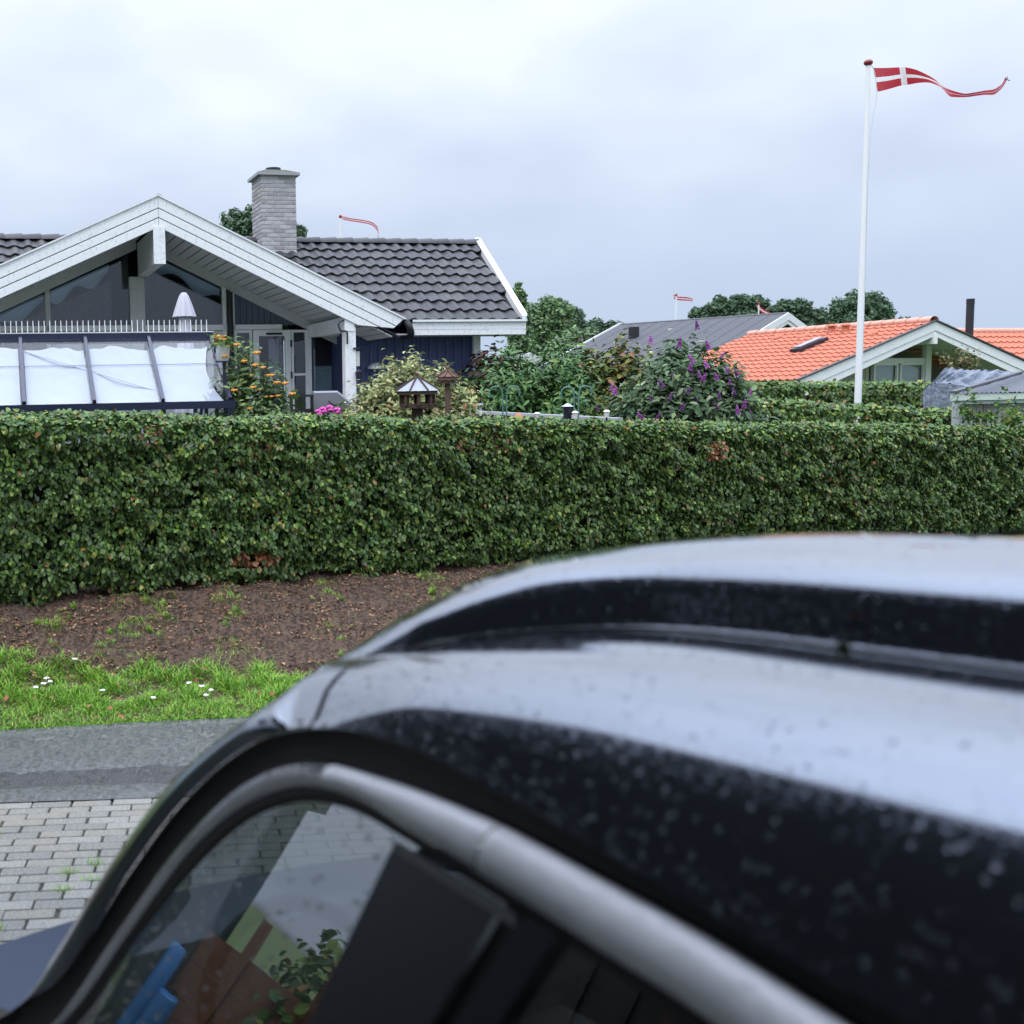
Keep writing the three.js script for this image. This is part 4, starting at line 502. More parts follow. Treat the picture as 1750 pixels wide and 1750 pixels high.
  // shepherd's crooks
  const crook = (px, py, D, flip, label, m) => { const b = stand(px, D), h = heightAt(px, py, D) - b[1], s = flip, r = 0.075, t = thing('shepherd_hook', label, 'garden hook', 'garden hooks between the shrubs', b); part(t, 'rod', tube([[0, -0.03, 0], [0, h * 0.5, 0], [0, h - r, 0], [s * r * 0.3, h - 0.012, 0], [s * r, h, 0], [s * r * 1.75, h - 0.02, 0], [s * r * 2.05, h - r, 0], [s * r * 1.9, h - r * 1.6, 0], [s * r * 2.3, h - r * 1.75, 0]], 0.0085, 48, 6), m); part(t, 'collar', cyl(0.016, 0.016, 0.03, 0, h * 0.7, 0, 8), m); };
  const hm = M([0.1, 0.22, 0.2], 0.4, { metalness: 0.3 }), gH = 'thin green metal hook with curved top standing between the garden shrubs';
  crook(867, 660, 14.2, 1, gH, hm); crook(858, 660, 14.4, -1, gH, hm); crook(990, 660, 14.2, 1, gH, hm); crook(980, 661, 14.5, -1, gH, hm);
  // garden lights, lantern, cone and low wall
  const lamp = (px, py, D, label) => { const b = stand(px, D), h = heightAt(px, py, D) - b[1], t = thing('garden_light', label, 'garden light', 'small garden lights along the low wall', b); part(t, 'stake', bar([0, -0.05, 0], [0, h - 0.08, 0], 0.012, 8), mats.darkMetal); part(t, 'shade', cyl(0.026, 0.036, 0.07, 0, h - 0.08, 0, 12), M([0.7, 0.7, 0.66], 0.4)); part(t, 'cap', cyl(0.045, 0.02, 0.022, 0, h - 0.01, 0, 12), M([0.6, 0.6, 0.58], 0.4)); };
  for (const [x, y, D] of [[918, 706, 14.6], [983, 704, 14], [1037, 702, 14]]) lamp(x, y, D, 'small white topped garden light beside the low wall');
  { const D = 14.1, b = stand(970, D), h = heightAt(970, 689, D) - b[1], t = thing('garden_lantern', 'dark lantern with a pale pointed roof on a stake behind the hedge', 'lantern', null, b); part(t, 'stake', bar([0, -0.05, 0], [0, h - 0.2, 0], 0.014), mats.darkMetal); part(t, 'roof', cyl(0.075, 0.01, 0.04, 0, h - 0.04, 0, 6), M([0.4, 0.45, 0.5], 0.5)); part(t, 'cage', cyl(0.045, 0.06, 0.15, 0, h - 0.19, 0, 6), mats.darkMetal); }
  { const D = 14.2, b = stand(886, D), h = heightAt(886, 704, D) - b[1], t = thing('terracotta_cone', 'pointed terracotta bird bath lid behind the hedge', 'ornament', null, b); part(t, 'pedestal', cyl(0.07, 0.05, h - 0.1, 0, 0, 0, 14), M([0.32, 0.12, 0.075], 0.85)); part(t, 'roof', new THREE.LatheGeometry([[0.0, 0.115], [0.012, 0.1], [0.03, 0.085], [0.08, 0.03], [0.085, 0], [0, 0]].map(([x, y]) => new THREE.Vector2(x, y)), 20).translate(0, h - 0.115, 0), M([0.45, 0.17, 0.11], 0.85)); }
  { const p = atDepth(818, 704, 15.4), q = atDepth(1060, 716, 14.2), t = thing('low_garden_wall', 'low dark garden wall with pale coping behind the hedge', 'wall', null, [p.x, groundY(p.x, p.z), p.z]); const d = q.clone().sub(p), w = 0.12; const y = p.y - t.position.y; part(t, 'wall', beam([0, y / 2 - 0.05, 0], [d.x, y / 2 + d.y - 0.05, d.z], w, y), mats.darkMetal); part(t, 'coping', beam([0, y - 0.005, 0], [d.x, y + d.y - 0.005, d.z], w + 0.05, 0.035), M([0.35, 0.37, 0.4], 0.7)); }
  { const D = 15.6, p = atDepth(812, 692, D), t = thing('small_bench', 'narrow pale grey shelf bench beside the white corner post', 'bench', null, [p.x, groundY(p.x, p.z), p.z]); const y = p.y - t.position.y; part(t, 'top', box(0.26, 0.035, 0.2, -0.02, y, 0), M([0.45, 0.52, 0.56], 0.6)); for (const s of [-0.08, 0.06]) part(t, 'leg', box(0.035, y, 0.035, s, y / 2, 0.05), M([0.55, 0.58, 0.6], 0.6)); }
  // ---- hedges further back on the right
  const two = (n, label, pxA, DA, pxB, DB, topA, topB, cnt, seed, leaf) => { const a = atDepth(pxA, 690, DA), b = atDepth(pxB, 690, DB), A = new V3(a.x, 0, a.z), B = new V3(b.x, 0, b.z), len = A.distanceTo(B), tA = heightAt(pxA, topA, DA), tB = heightAt(pxB, topB, DB); hedge({ name: 'garden_hedge', label, group: 'clipped hedges behind the front hedge', A, B, foot: (s) => groundY(lerp(A.x, B.x, s / len), lerp(A.z, B.z, s / len)), top: (s) => lerp(tA, tB, s / len), thick: 0.9, leaf, count: cnt, seed, tips: 0.75 }); };
  two(0, 'clipped hedge in front of the flagpole, directly behind the long front hedge', 1240, 18.6, 1800, 18.2, 684, 716, 15000, 61, 0.085);
  two(1, 'farther clipped hedge in front of the red roofed house', 1230, 23.5, 1600, 23, 658, 657, 12000, 62, 0.09);
}
// ---------------------------------------------------------------- flagpole and flags
{
  const D = 21, b = stand(1466, D), yT = heightAt(1483, 103, D) - b[1], t = thing('flagpole', 'tall white flagpole with red ball top behind the hedges', 'flagpole', null, b), wp = M([0.75, 0.76, 0.78], 0.4);
  part(t, 'pole', cyl(0.068, 0.035, yT - 0.07, 0, 0, 0, 20), wp); part(t, 'ball', new THREE.SphereGeometry(0.075, 20, 12).scale(1, 0.72, 1).translate(0, yT - 0.04, 0), M([0.2, 0.012, 0.02], 0.35)); part(t, 'ball_neck', cyl(0.03, 0.04, 0.05, 0, yT - 0.12, 0, 12), M([0.2, 0.012, 0.02], 0.4));
  const w = (px, py) => atDepth(px, py, D).sub(t.position);
  part(t, 'halyard', tube([w(1486, 108), w(1493, 118), w(1498, 165), w(1492, 200), w(1487, 240), w(1474, 620)], 0.006, 60, 5), M([0.6, 0.62, 0.65], 0.7)); part(t, 'cleat', box(0.05, 0.14, 0.04, 0.07, 1.1, 0.02), wp);
  // swallow-tailed pennant: red, white cross
  const red = M([0.42, 0.012, 0.03], 0.8, { transmission: 0.25, thickness: 0 }), white = M([0.78, 0.78, 0.8], 0.8, { transmission: 0.25, thickness: 0 });
  const flag = thing('pennant_flag', 'long red and white cross pennant streaming from the tall flagpole', 'flag', null, w(1493, 116).add(t.position).toArray()), O = flag.position;
  const U = [[1492, 116], [1515, 116], [1537, 115], [1547, 115], [1565, 119], [1583, 127], [1597, 135], [1609, 146], [1620, 152], [1632, 156], [1648, 160], [1665, 158], [1682, 155], [1697, 153], [1708, 147], [1714, 141], [1718, 132]];
  const Lw = [[1500, 157], [1520, 152], [1541, 146], [1551, 145], [1568, 142], [1586, 141], [1602, 146], [1612, 153], [1624, 165], [1634, 166], [1650, 166], [1667, 164], [1683, 162], [1697, 162], [1708, 155], [1715, 147], [1720, 138]];
  const dep = (i) => D + 0.22 * Math.sin(i * 0.9) + 0.02 * i, P = (i, v) => { const a = w2(U[i], i), c = w2(Lw[i], i); return a.lerp(c, v); }, w2 = (p, i) => atDepth(p[0], p[1], dep(i)).sub(O);
  const up = (list) => { const c = new THREE.CatmullRomCurve3(list); return c.getPoints(64); };
  const line = (v) => up(U.map((_, i) => P(i, v))), strip = (v0, v1, k0, k1) => { const a = line(v0), c = line(v1), m = line((v0 + v1) / 2); return loft([a, m, c].map((l) => l.slice(k0, k1 + 1))); };
  const K = (i) => Math.round(i * 4);
  part(flag, 'upper_field', strip(0, 0.4, K(0), K(2) + 0), red); part(flag, 'upper_field', strip(0, 0.4, K(3), K(7)), red); part(flag, 'upper_tail', strip(0, 0.47, K(7), K(16)), red); part(flag, 'lower_field', strip(0.6, 1, K(0), K(2)), red); part(flag, 'lower_field', strip(0.6, 1, K(3), K(7)), red); part(flag, 'lower_tail', strip(0.53, 1, K(7), K(16)), red);
  part(flag, 'cross_bar', strip(0.4, 0.6, K(0), K(7)), white); part(flag, 'cross_upright', strip(0, 0.4, K(2), K(3)), white); part(flag, 'cross_upright', strip(0.6, 1, K(2), K(3)), white);
  for (const [v, e] of [[0.1, [1722, 131]], [0.9, [1726, 138]]]) part(flag, 'tail_cord', tube([P(16, v), w2([1720, 136], 16), w2(e, 16)], 0.008, 8, 5), M([0.12, 0.1, 0.12], 0.8));
  // small distant pennants on their poles
  const far = (name, label, D2, pole, pts, wdt, splitAt) => {
    const b2 = stand(pole[0], D2), ft = thing('distant_flagpole', label.replace('pennant', 'flagpole with a small pennant'), 'flagpole', 'flagpoles far behind the houses', b2), y = heightAt(pole[0], pole[1], D2) - b2[1];
    part(ft, 'pole', cyl(0.05, 0.03, y, 0, 0, 0, 8), wp); part(ft, 'ball', new THREE.SphereGeometry(0.06, 8, 6).translate(0, y, 0), red);
    const f = thing('distant_pennant', label, 'flag', null, atDepth(pts[0][0], pts[0][1], D2).toArray()), O2 = f.position, q = (o) => new THREE.CatmullRomCurve3(pts.map(([x, y2, k]) => atDepth(x, y2 + o * (k ?? 1) * wdt, D2).sub(O2))).getPoints(24);
    part(f, 'upper_field', loft([q(0), q(0.38)]), red); part(f, 'cross_bar', loft([q(0.38), q(0.62)]), white); part(f, 'lower_field', loft([q(0.62), q(1)]), red); };
  far('a', 'thin drooping red and white pennant behind the black roof ridge', 40, [586, 370], [[585, 370, 1], [600, 373, 1], [620, 376, 1], [636, 380, 1.1], [645, 388, 1.4], [647, 398, 1.4], [644, 410, 1]], 5);
  far('b', 'small red and white pennant above the grey felt roof', 55, [1153, 504], [[1151, 504, 1], [1160, 507, 1], [1175, 508, 1], [1184, 511, 0.7]], 6);
  far('c', 'small red and white pennant in front of the far trees', 60, [1293, 519], [[1294, 519, 1.2], [1302, 526, 1.2], [1312, 532, 1], [1325, 538, 0.8]], 7);
}
// ---------------------------------------------------------------- houses, shed, covered boat and trees further off
const whiteTrim = M(null, 0.55, { map: grainMap([0.62, 0.64, 0.66], [0.76, 0.78, 0.79], 0.8, 4) });
// a gabled house: apex of the near gable at pixel a (depth D), yaw, half width W, ridge length L; local x along the gable, z towards the viewer
function frame(px, py, D, yaw) { const p = atDepth(px, py, D), u = new V3(Math.cos(yaw), 0, -Math.sin(yaw)), n = new V3(Math.sin(yaw), 0, Math.cos(yaw)), O = new V3(p.x, 0, p.z); return { O, yaw, ry: p.y, at: (x2, y2, z) => { const q = onPlane(x2, y2, O.clone().addScaledVector(n, z), n).sub(O); return [q.dot(u), q.y]; } }; }
{ // red tiled house
  const F = frame(1597, 551, 30, rad(20)), base = groundY(F.O.x, F.O.z), t = thing('red_roofed_house', 'pale timber house with bright orange red tiled roof and black stovepipe', 'house', null, [F.O.x, base, F.O.z], F.yaw), g = (x, y, z) => { const q = F.at(x, y, z); return [q[0], q[1] - base]; };
  const RY2 = F.ry - base, [xl, yl] = g(1363, 652, 0), T = (RY2 - yl) / -xl, W = -xl, L = 6.4, e = Math.atan(T);
  // left slope: rows of pantiles, modelled as courses with rolls
  const red = M(null, 0.75, { map: noiseMap([0.36, 0.1, 0.055], [0.56, 0.19, 0.11], 0.9, 3, 6, 256, 1.6), bumpMap: fineBump, bumpScale: 0.003 });
  const slopeGeo = (s) => { const SLn = W / Math.cos(e), rows = 13, out = []; for (let r = 0; r < rows; r++) { const a = r * SLn / rows, b = (r + 1) * SLn / rows + 0.02; const mk = (d, lift) => range(0, 1, 260).map((u) => { const z = -L * u, hgt = 0.03 * Math.max(0, Math.sin(u * L / 0.24 * Math.PI * 2)) + lift; return new V3(s * (d * Math.cos(e) + hgt * Math.sin(e)), RY2 + 0.03 - d * Math.sin(e) + hgt * Math.cos(e), z); }); out.push(loft([mk(a, 0), mk(b, 0.035)]), loft([mk(b, 0.035), mk(b, 0.0)])); } return join(out); };
  const rt = part(t, 'roof_tiles', slopeGeo(-1), red); rt.userData.kind = 'stuff'; const rt2 = part(t, 'roof_tiles', slopeGeo(1), red); rt2.userData.kind = 'stuff';
  const ridgeM = M(null, 0.6, { map: noiseMap([0.5, 0.2, 0.13], [0.7, 0.42, 0.34], 0.4, 4, 3) });
  for (let i = 0; i < 17; i++) { const c = new THREE.CylinderGeometry(0.13, 0.115, 0.4, 10, 1, true).rotateX(Math.PI / 2).scale(1.15, 0.8, 1).translate(0, RY2 + 0.06, -0.2 - i * 0.375); part(t, 'ridge_tile', c, ridgeM); }
  for (const s of [-1, 1]) { part(t, 'bargeboard', plate([[0, RY2 + 0.02], [s * (W + 0.05), yl + 0.0], [s * (W + 0.05), yl - 0.24], [0, RY2 - 0.2]], 0.04, 0.04), whiteTrim); part(t, 'bargeboard', plate([[0, RY2 - 0.21], [s * (W - 0.1), yl - 0.2], [s * (W - 0.25), yl - 0.34], [0, RY2 - 0.34]], 0.02, 0.03), whiteTrim); part(t, 'barge_capping', beam([0, RY2 + 0.05, 0], [s * (W + 0.05), yl + 0.04, 0], 0.16, 0.03), M([0.06, 0.05, 0.06], 0.6)); }
  part(t, 'soffit', [boxUV(new THREE.BoxGeometry(W / Math.cos(e), 0.03, 1.5).rotateZ(e).translate(-W / 2, RY2 - 0.17 - W / 2 * T, -0.75)), boxUV(new THREE.BoxGeometry(W / Math.cos(e), 0.03, 1.5).rotateZ(-e).translate(W / 2, RY2 - 0.17 - W / 2 * T, -0.75))], mats.soffit);
  part(t, 'gutter', beam([-W - 0.05, yl - 0.1, 0], [-W - 0.05, yl - 0.1, -L], 0.1, 0.07), whiteTrim);
  part(t, 'verge_board', beam([0, RY2 - 0.1, -L], [-W, yl - 0.12, -L], 0.05, 0.2), whiteTrim);
  const wz = -1.2, X = (px, py = 600) => g(px, py, wz)[0], Yy = (py, px = 1500) => g(px, py, wz)[1], top = (x) => RY2 - 0.3 - T * Math.abs(x);
  const palegreen = M(null, 0.8, { map: grainMap([0.26, 0.29, 0.2], [0.36, 0.38, 0.28], 0.5, 4, 'v') });
  const y0 = 0, yM = Yy(617, 1520); // transom under the gable glazing
  for (let i = 0; i < 17; i++) { const a = X(1380) + i * 0.14, b = a + 0.125; if (b > X(1492)) break; part(t, 'wall_board', plate([[a, y0], [b, y0], [b, Math.min(top(b), yM)], [a, Math.min(top(a), yM)]], wz, 0.03), palegreen); }
  part(t, 'wall_backing', plate([[-W + 0.4, y0], [W - 0.4, y0], [W - 0.4, top(W - 0.4) + 0.1], [0, top(0) + 0.1], [-W + 0.4, top(W - 0.4) + 0.1]], wz - 0.9, 0.05), mats.interior);
  part(t, 'gable_pane', plate([[X(1482), yM + 0.06], [X(1578), yM + 0.06], [X(1578), top(X(1578))], [X(1482), top(X(1482))]], wz, 0.01), mats.pane);
  part(t, 'transom', box(X(1580) - X(1440), 0.14, 0.08, (X(1580) + X(1440)) / 2, yM, wz + 0.03), whiteTrim);
  part(t, 'king_post', box(X(1586) - X(1577), RY2 - 0.2, 0.14, (X(1586) + X(1577)) / 2, (RY2 - 0.2) / 2, wz + 0.05), whiteTrim);
  part(t, 'ridge_beam', box(0.14, 0.24, 1.3, 0, RY2 - 0.42, -0.6), whiteTrim);
  for (const [a, b] of [[1493, 1532], [1538, 1577]]) { const x0 = X(a), x1 = X(b), yt = yM - 0.09, yb = Yy(655, 1530), f = part(t, 'window', [box(0.05, yt - yb, 0.06, x0, (yt + yb) / 2, wz + 0.03), box(0.05, yt - yb, 0.06, x1, (yt + yb) / 2, wz + 0.03), box(x1 - x0, 0.05, 0.06, (x0 + x1) / 2, yt, wz + 0.03), box(x1 - x0, 0.07, 0.06, (x0 + x1) / 2, yb, wz + 0.03)], whiteTrim); part(f, 'pane', box(x1 - x0, yt - yb, 0.01, (x0 + x1) / 2, (yt + yb) / 2, wz), mats.pane); part(f, 'blind', box(x1 - x0, yt - yb - 0.05, 0.02, (x0 + x1) / 2, (yt + yb) / 2, wz - 0.08), M([0.4, 0.45, 0.42], 0.9)); }
  part(t, 'lower_wall', box(X(1580) - X(1490), Yy(655, 1530) + 0.0, 0.05, (X(1580) + X(1490)) / 2, Yy(655, 1530) / 2, wz - 0.01), palegreen);
  part(t, 'side_wall', box(0.06, yl - 0.1, L - 1.6, -W + 0.5, (yl - 0.1) / 2, -L / 2 - 0.4), palegreen);
  part(t, 'eave_beam', box(0.14, 0.2, 1.2, W * 0.82, yl + 0.12, -0.6), whiteTrim);
  // roof fittings
  const onSlope = (px, py) => { const n = new V3(-Math.sin(e), Math.cos(e), 0).applyAxisAngle(Y, F.yaw), p0 = new V3(F.O.x, F.ry + 0.06, F.O.z), p = onPlane(px, py, p0, n).sub(t.position); return p.applyAxisAngle(Y, -F.yaw); };
  for (const [px, py] of [[1330, 577], [1376, 575], [1490, 571]]) { const p = onSlope(px, py); part(t, 'vent_tile', new THREE.SphereGeometry(0.17, 12, 6, 0, 6.29, 0, 1.57).scale(1.2, 0.5, 0.75).rotateZ(e).translate(p.x, p.y, p.z), red); }
  for (const [px, py] of [[1421, 568], [1445, 567]]) { const p = onSlope(px, py), v = part(t, 'roof_vent', boxUV(new THREE.CylinderGeometry(0.085, 0.11, 0.2, 12).translate(p.x, p.y + 0.07, p.z)), red); part(v, 'hood', new THREE.SphereGeometry(0.14, 14, 6, 0, 6.29, 0, 1.57).scale(1, 0.5, 1).translate(p.x, p.y + 0.16, p.z), red); }
  { const a = onSlope(1352, 603), b = onSlope(1413, 582), w = 0.36; const c = a.clone().lerp(b, 0.5), len = Math.hypot(a.x - b.x, a.y - b.y); const mk = (W2, H2, z2, m, n, par) => part(par ?? t, n, boxUV(new THREE.BoxGeometry(W2, H2, z2).rotateZ(e).translate(c.x, c.y + 0.05, c.z)), m); const f = mk(len, 0.1, w, mats.darkMetal, 'skylight'); part(f, 'glass', boxUV(new THREE.BoxGeometry(len - 0.2, 0.02, w - 0.14).rotateZ(e).translate(c.x - 0.03, c.y + 0.12, c.z)), M([0.5, 0.55, 0.6], 0.08, { metalness: 0.9 })); }
  // second roof slope to the right, with its own tiles and the stovepipe
  const ridge = g(1700, 568, -3.2), zr = -3.2, rowsN = 6, colsN = 17, tw = 0.24, dip = 0.5;
  const tileR = (() => { const pr = range(0, 1, 8).map((u) => [u * (tw + 0.02), 0.035 * Math.max(0, Math.sin(u * Math.PI * 1.25 - 0.5))]); return join([loft([pr.map(([x, y]) => new V3(x, y, 0)), pr.map(([x, y]) => new V3(x, y + 0.04, 0.42))]), loft([pr.map(([x, y]) => new V3(x, y + 0.04, 0.42)), pr.map(([x, y]) => new V3(x, y - 0.01, 0.415))])]); })();
  const x1 = g(1640, 568, zr)[0]; const ra = Math.atan(dip);
  for (let r = 0; r < rowsN; r++) for (let c = 0; c < colsN; c++) { const x = x1 - 0.6 + c * tw, yy = ridge[1] - r * 0.38 * Math.sin(ra); if (yy < RY2 - T * Math.abs(x) - 0.15) continue; const m = part(t, 'roof_tile', tileR, red); m.position.set(x, yy, zr + r * 0.38 * Math.cos(ra)); m.rotation.x = ra; }
  part(t, 'roof_deck', boxUV(new THREE.BoxGeometry(colsN * tw - 0.1, 0.03, rowsN * 0.38).rotateX(ra).translate(x1 - 0.6 + colsN * tw / 2, ridge[1] - 0.06 - rowsN * 0.19 * Math.sin(ra), zr + rowsN * 0.19 * Math.cos(ra))), M([0.12, 0.04, 0.025], 0.9));
  part(t, 'ridge_capping', bar([x1 - 0.6, ridge[1] + 0.03, zr], [x1 - 0.6 + colsN * tw, ridge[1] + 0.03, zr], 0.1, 10), ridgeM);
  { const zc = -1.6, [px0, pb] = g(1656, 580, zc), pt = g(1656, 515, zc)[1], s = part(t, 'stovepipe', cyl(0.1, 0.1, pt - pb + 0.4, px0, pb - 0.4, zc, 20), M([0.012, 0.014, 0.02], 0.45)); part(s, 'cowl', cyl(0.105, 0.105, 0.07, px0, pt + 0.0, zc, 20), M([0.012, 0.014, 0.02], 0.4)); part(s, 'rim', cyl(0.108, 0.108, 0.03, px0, pt - 0.06, zc, 20), M([0.02, 0.022, 0.03], 0.4)); }
}
{ // grey felt roofed house
  const F = frame(1346, 537, 42, rad(38)), base = groundY(F.O.x, F.O.z), t = thing('grey_roofed_house', 'house with dark grey felt roof and white gable boards behind the red roof', 'house', null, [F.O.x, base, F.O.z], F.yaw), RY2 = F.ry - base, W = 5.2, T = 0.345, L = 6.9, e = Math.atan(T), ye = RY2 - W * T;
  const felt = M(null, 0.8, { map: noiseMap([0.055, 0.058, 0.068], [0.085, 0.088, 0.1], 1.2, 4, 5) });
  for (const s of [-1, 1]) { part(t, 'roof_slope', boxUV(new THREE.BoxGeometry(W / Math.cos(e), 0.1, L).rotateZ(-s * e).translate(s * W / 2, RY2 - W / 2 * T, -L / 2)), felt); part(t, 'bargeboard', plate([[0, RY2 + 0.06], [s * W, ye + 0.06], [s * W, ye - 0.2], [0, RY2 - 0.2]], 0.05, 0.04), whiteTrim); part(t, 'bargeboard', plate([[0, RY2 - 0.21], [s * (W - 0.2), ye - 0.15], [s * (W - 0.2), ye - 0.32], [0, RY2 - 0.34]], 0.02, 0.03), whiteTrim); part(t, 'rear_verge', beam([0, RY2 + 0.0, -L - 0.03], [s * W, ye + 0.0, -L - 0.03], 0.05, 0.22), whiteTrim); }
  for (let i = 1; i < 12; i++) part(t, 'felt_seam', beam([-0.05, RY2 + 0.052, -i * L / 12], [-W, ye + 0.052, -i * L / 12], 0.012, 0.004), felt);
  part(t, 'ridge_capping', beam([0, RY2 + 0.06, 0], [0, RY2 + 0.06, -L], 0.14, 0.03), M([0.3, 0.31, 0.34], 0.7));
  part(t, 'gable_wall', plate([[-W + 0.4, 0], [W - 0.4, 0], [W - 0.4, ye], [0, RY2 - 0.2], [-W + 0.4, ye]], -0.9, 0.1), mats.blueGreyPanel); part(t, 'king_post', box(0.16, RY2 - 0.3, 0.1, 0, (RY2 - 0.3) / 2, -0.8), whiteTrim); part(t, 'side_wall', box(0.1, ye, L - 1, -W + 0.5, ye / 2, -L / 2), mats.blueGreyPanel); part(t, 'flue', box(0.28, 0.5, 0.28, -1.9, RY2 - 0.45, -5.0), mats.black);
}
{ // far bungalow between the house and the trees
  for (const [px, py, D, w, label] of [[848, 612, 44, 2.6, 'distant bungalow with white gable beside the young fruit tree'], [905, 606, 52, 3.2, 'distant low grey roofed bungalow behind the young fruit tree']]) { const F = frame(px, py, D, rad(25)), base = groundY(F.O.x, F.O.z), ry = F.ry - base, t = thing('distant_bungalow', label, 'house', null, [F.O.x, base, F.O.z], F.yaw), T = 0.4; for (const s of [-1, 1]) { part(t, 'roof_slope', boxUV(new THREE.BoxGeometry(w / Math.cos(0.38), 0.12, 6).rotateZ(-s * 0.38).translate(s * w / 2, ry - w / 2 * T, -3)), M([0.11, 0.12, 0.14], 0.8)); part(t, 'bargeboard', plate([[0, ry + 0.1], [s * w, ry - w * T + 0.1], [s * w, ry - w * T - 0.3], [0, ry - 0.3]], 0.04, 0.05), whiteTrim); } part(t, 'gable_wall', plate([[-w + 0.3, 0], [w - 0.3, 0], [w - 0.3, ry - w * T], [0, ry - 0.2], [-w + 0.3, ry - w * T]], -0.5, 0.1), M([0.3, 0.31, 0.32], 0.8)); }
}
{ // covered boat under a grey tarpaulin, and the garden shed
  const D = 19.2, b = stand(1660, D), t = thing('covered_boat', 'boat under a creased blue grey tarpaulin beside the garden shed', 'boat', null, b), w = (px, py, d = 0) => atDepth(px, py, D + d).sub(t.position), tarp = M(null, 0.5, { map: noiseMap([0.12, 0.15, 0.2], [0.19, 0.22, 0.28], 0.8, 3, 4), bumpMap: bumpMap(1.1, 1.2, 6), bumpScale: 0.02 });
  const ridge = [[1592, 660], [1605, 640], [1618, 629], [1640, 632], [1690, 632], [1760, 640], [1830, 650]], low = [[1579, 694], [1578, 668], [1590, 658], [1612, 655], [1680, 664], [1760, 672], [1830, 680]], foot = [[1580, 720], [1579, 712], [1582, 712], [1600, 712], [1680, 716], [1760, 720], [1830, 724]];
  const c = (l, d) => new THREE.CatmullRomCurve3(l.map(([x, y]) => w(x, y, d))).getPoints(60);
  const A = c(ridge, 0.9), B = c(low, 0.1), C = c(foot, 0.0), rows = []; for (let v = 0; v <= 14; v++) rows.push(A.map((p, i) => { const k = v / 14; const q = p.clone().lerp(B[i], k); const f = 0.035 * Math.sin(i * 1.25 + k * 5) * Math.sin(Math.PI * k) + 0.03 * n2(i * 0.35, k * 3); q.y += f - 0.03 * Math.sin(Math.PI * k); q.z += f; return q; }));
  part(t, 'tarpaulin_top', loft(rows), tarp); const r2 = []; for (let v = 0; v <= 8; v++) r2.push(B.map((p, i) => { const k = v / 8, q = p.clone().lerp(C[i], k); q.z += 0.05 * Math.sin(Math.PI * k) + 0.02 * Math.sin(i * 1.7) * k; q.y = lerp(p.y, -0.0, k) ; return q; })); part(t, 'tarpaulin_side', loft(r2), tarp);
  part(t, 'tarpaulin_back', loft([A, A.map((p) => new V3(p.x + 0.2, 0.0, p.z - 1.2))]), tarp);
}
{
  const D = 17.2, F = frame(1621, 676, D, rad(8)), base = groundY(F.O.x, F.O.z), t = thing('garden_shed', 'garden shed with dark corrugated roof and pale green fascia board', 'shed', null, [F.O.x, base, F.O.z], F.yaw), g = (x, y, z) => { const q = F.at(x, y, z); return [q[0], q[1] - base]; };
  const ey = g(1621, 676, 0)[1], W = 5.2, Dp = 1.9, rise = g(1738, 641, -Dp)[1] - ey, hip = g(1738, 641, -Dp)[0], roofM = M(null, 0.45, { map: noiseMap([0.06, 0.068, 0.09], [0.1, 0.11, 0.14], 0.9, 4, 4), metalness: 0.2 });
  const row = (v) => range(0, 1, 420).map((u) => new V3(lerp(hip * v, W, u), ey + 0.03 + rise * v + 0.011 * Math.sin(lerp(hip * v, W, u) / 0.076 * 6.283), -Dp * v + 0.08));
  part(t, 'corrugated_roof', loft(range(0, 1, 8).map(row)), roofM); part(t, 'roof_flashing', beam([0, ey + 0.05, 0.08], [hip, ey + rise + 0.05, -Dp + 0.08], 0.09, 0.03), M([0.08, 0.085, 0.1], 0.5));
  part(t, 'fascia_board', box(W, 0.09, 0.03, W / 2, ey - 0.03, 0.05), M(null, 0.6, { map: grainMap([0.42, 0.5, 0.46], [0.56, 0.63, 0.58], 0.6, 4) })); part(t, 'fascia_board', box(W - 0.1, 0.05, 0.03, W / 2 + 0.05, ey - 0.105, 0.02), M([0.35, 0.42, 0.4], 0.7));
  for (let i = 0; i < 34; i++) part(t, 'wall_board', box(0.115, ey - 0.08, 0.025, 0.35 + i * 0.122, (ey - 0.08) / 2, -0.12 + (i % 2) * 0.012), M([0.3 + 0.04 * (i % 3), 0.31 + 0.04 * (i % 3), 0.31 + 0.03 * (i % 3)], 0.8)); part(t, 'end_wall', box(0.04, ey - 0.1, 0.2, 0.32, (ey - 0.1) / 2, -0.2), M([0.4, 0.44, 0.43], 0.8));
  const c = stand(1685, 16.4); shrub('climbing_plant', 'thin green climber in front of the garden shed fascia', 'plant', c, { seed: 91, count: 420, leaf: 0.07, per: 14, shoot: 0.4, fuzz: 0.12, limbs: 4, trunk: 0.008, blobs: [[-0.1, heightAt(1670, 700, 16.4) - c[1], 0, 0.35, 0.16, 0.15], [0.4, heightAt(1720, 710, 16.4) - c[1], 0, 0.3, 0.1, 0.15]], colors: LIGHT });
  const c2 = stand(1640, 21.5), h2 = heightAt(1640, 622, 21.5) - c2[1]; shrub('rose_bush', 'thin bush top showing between the red roofed house and the tarpaulin', 'plant', c2, { seed: 95, count: 600, leaf: 0.065, per: 12, shoot: 0.35, fuzz: 0.14, limbs: 5, trunk: 0.012, blobs: [[0.0, h2, 0, 0.22, 0.14, 0.2]], colors: [[2, 0.12, 0.13, 0.05], [1, 0.3, 0.22, 0.1], [1, 0.06, 0.09, 0.03]] });
}
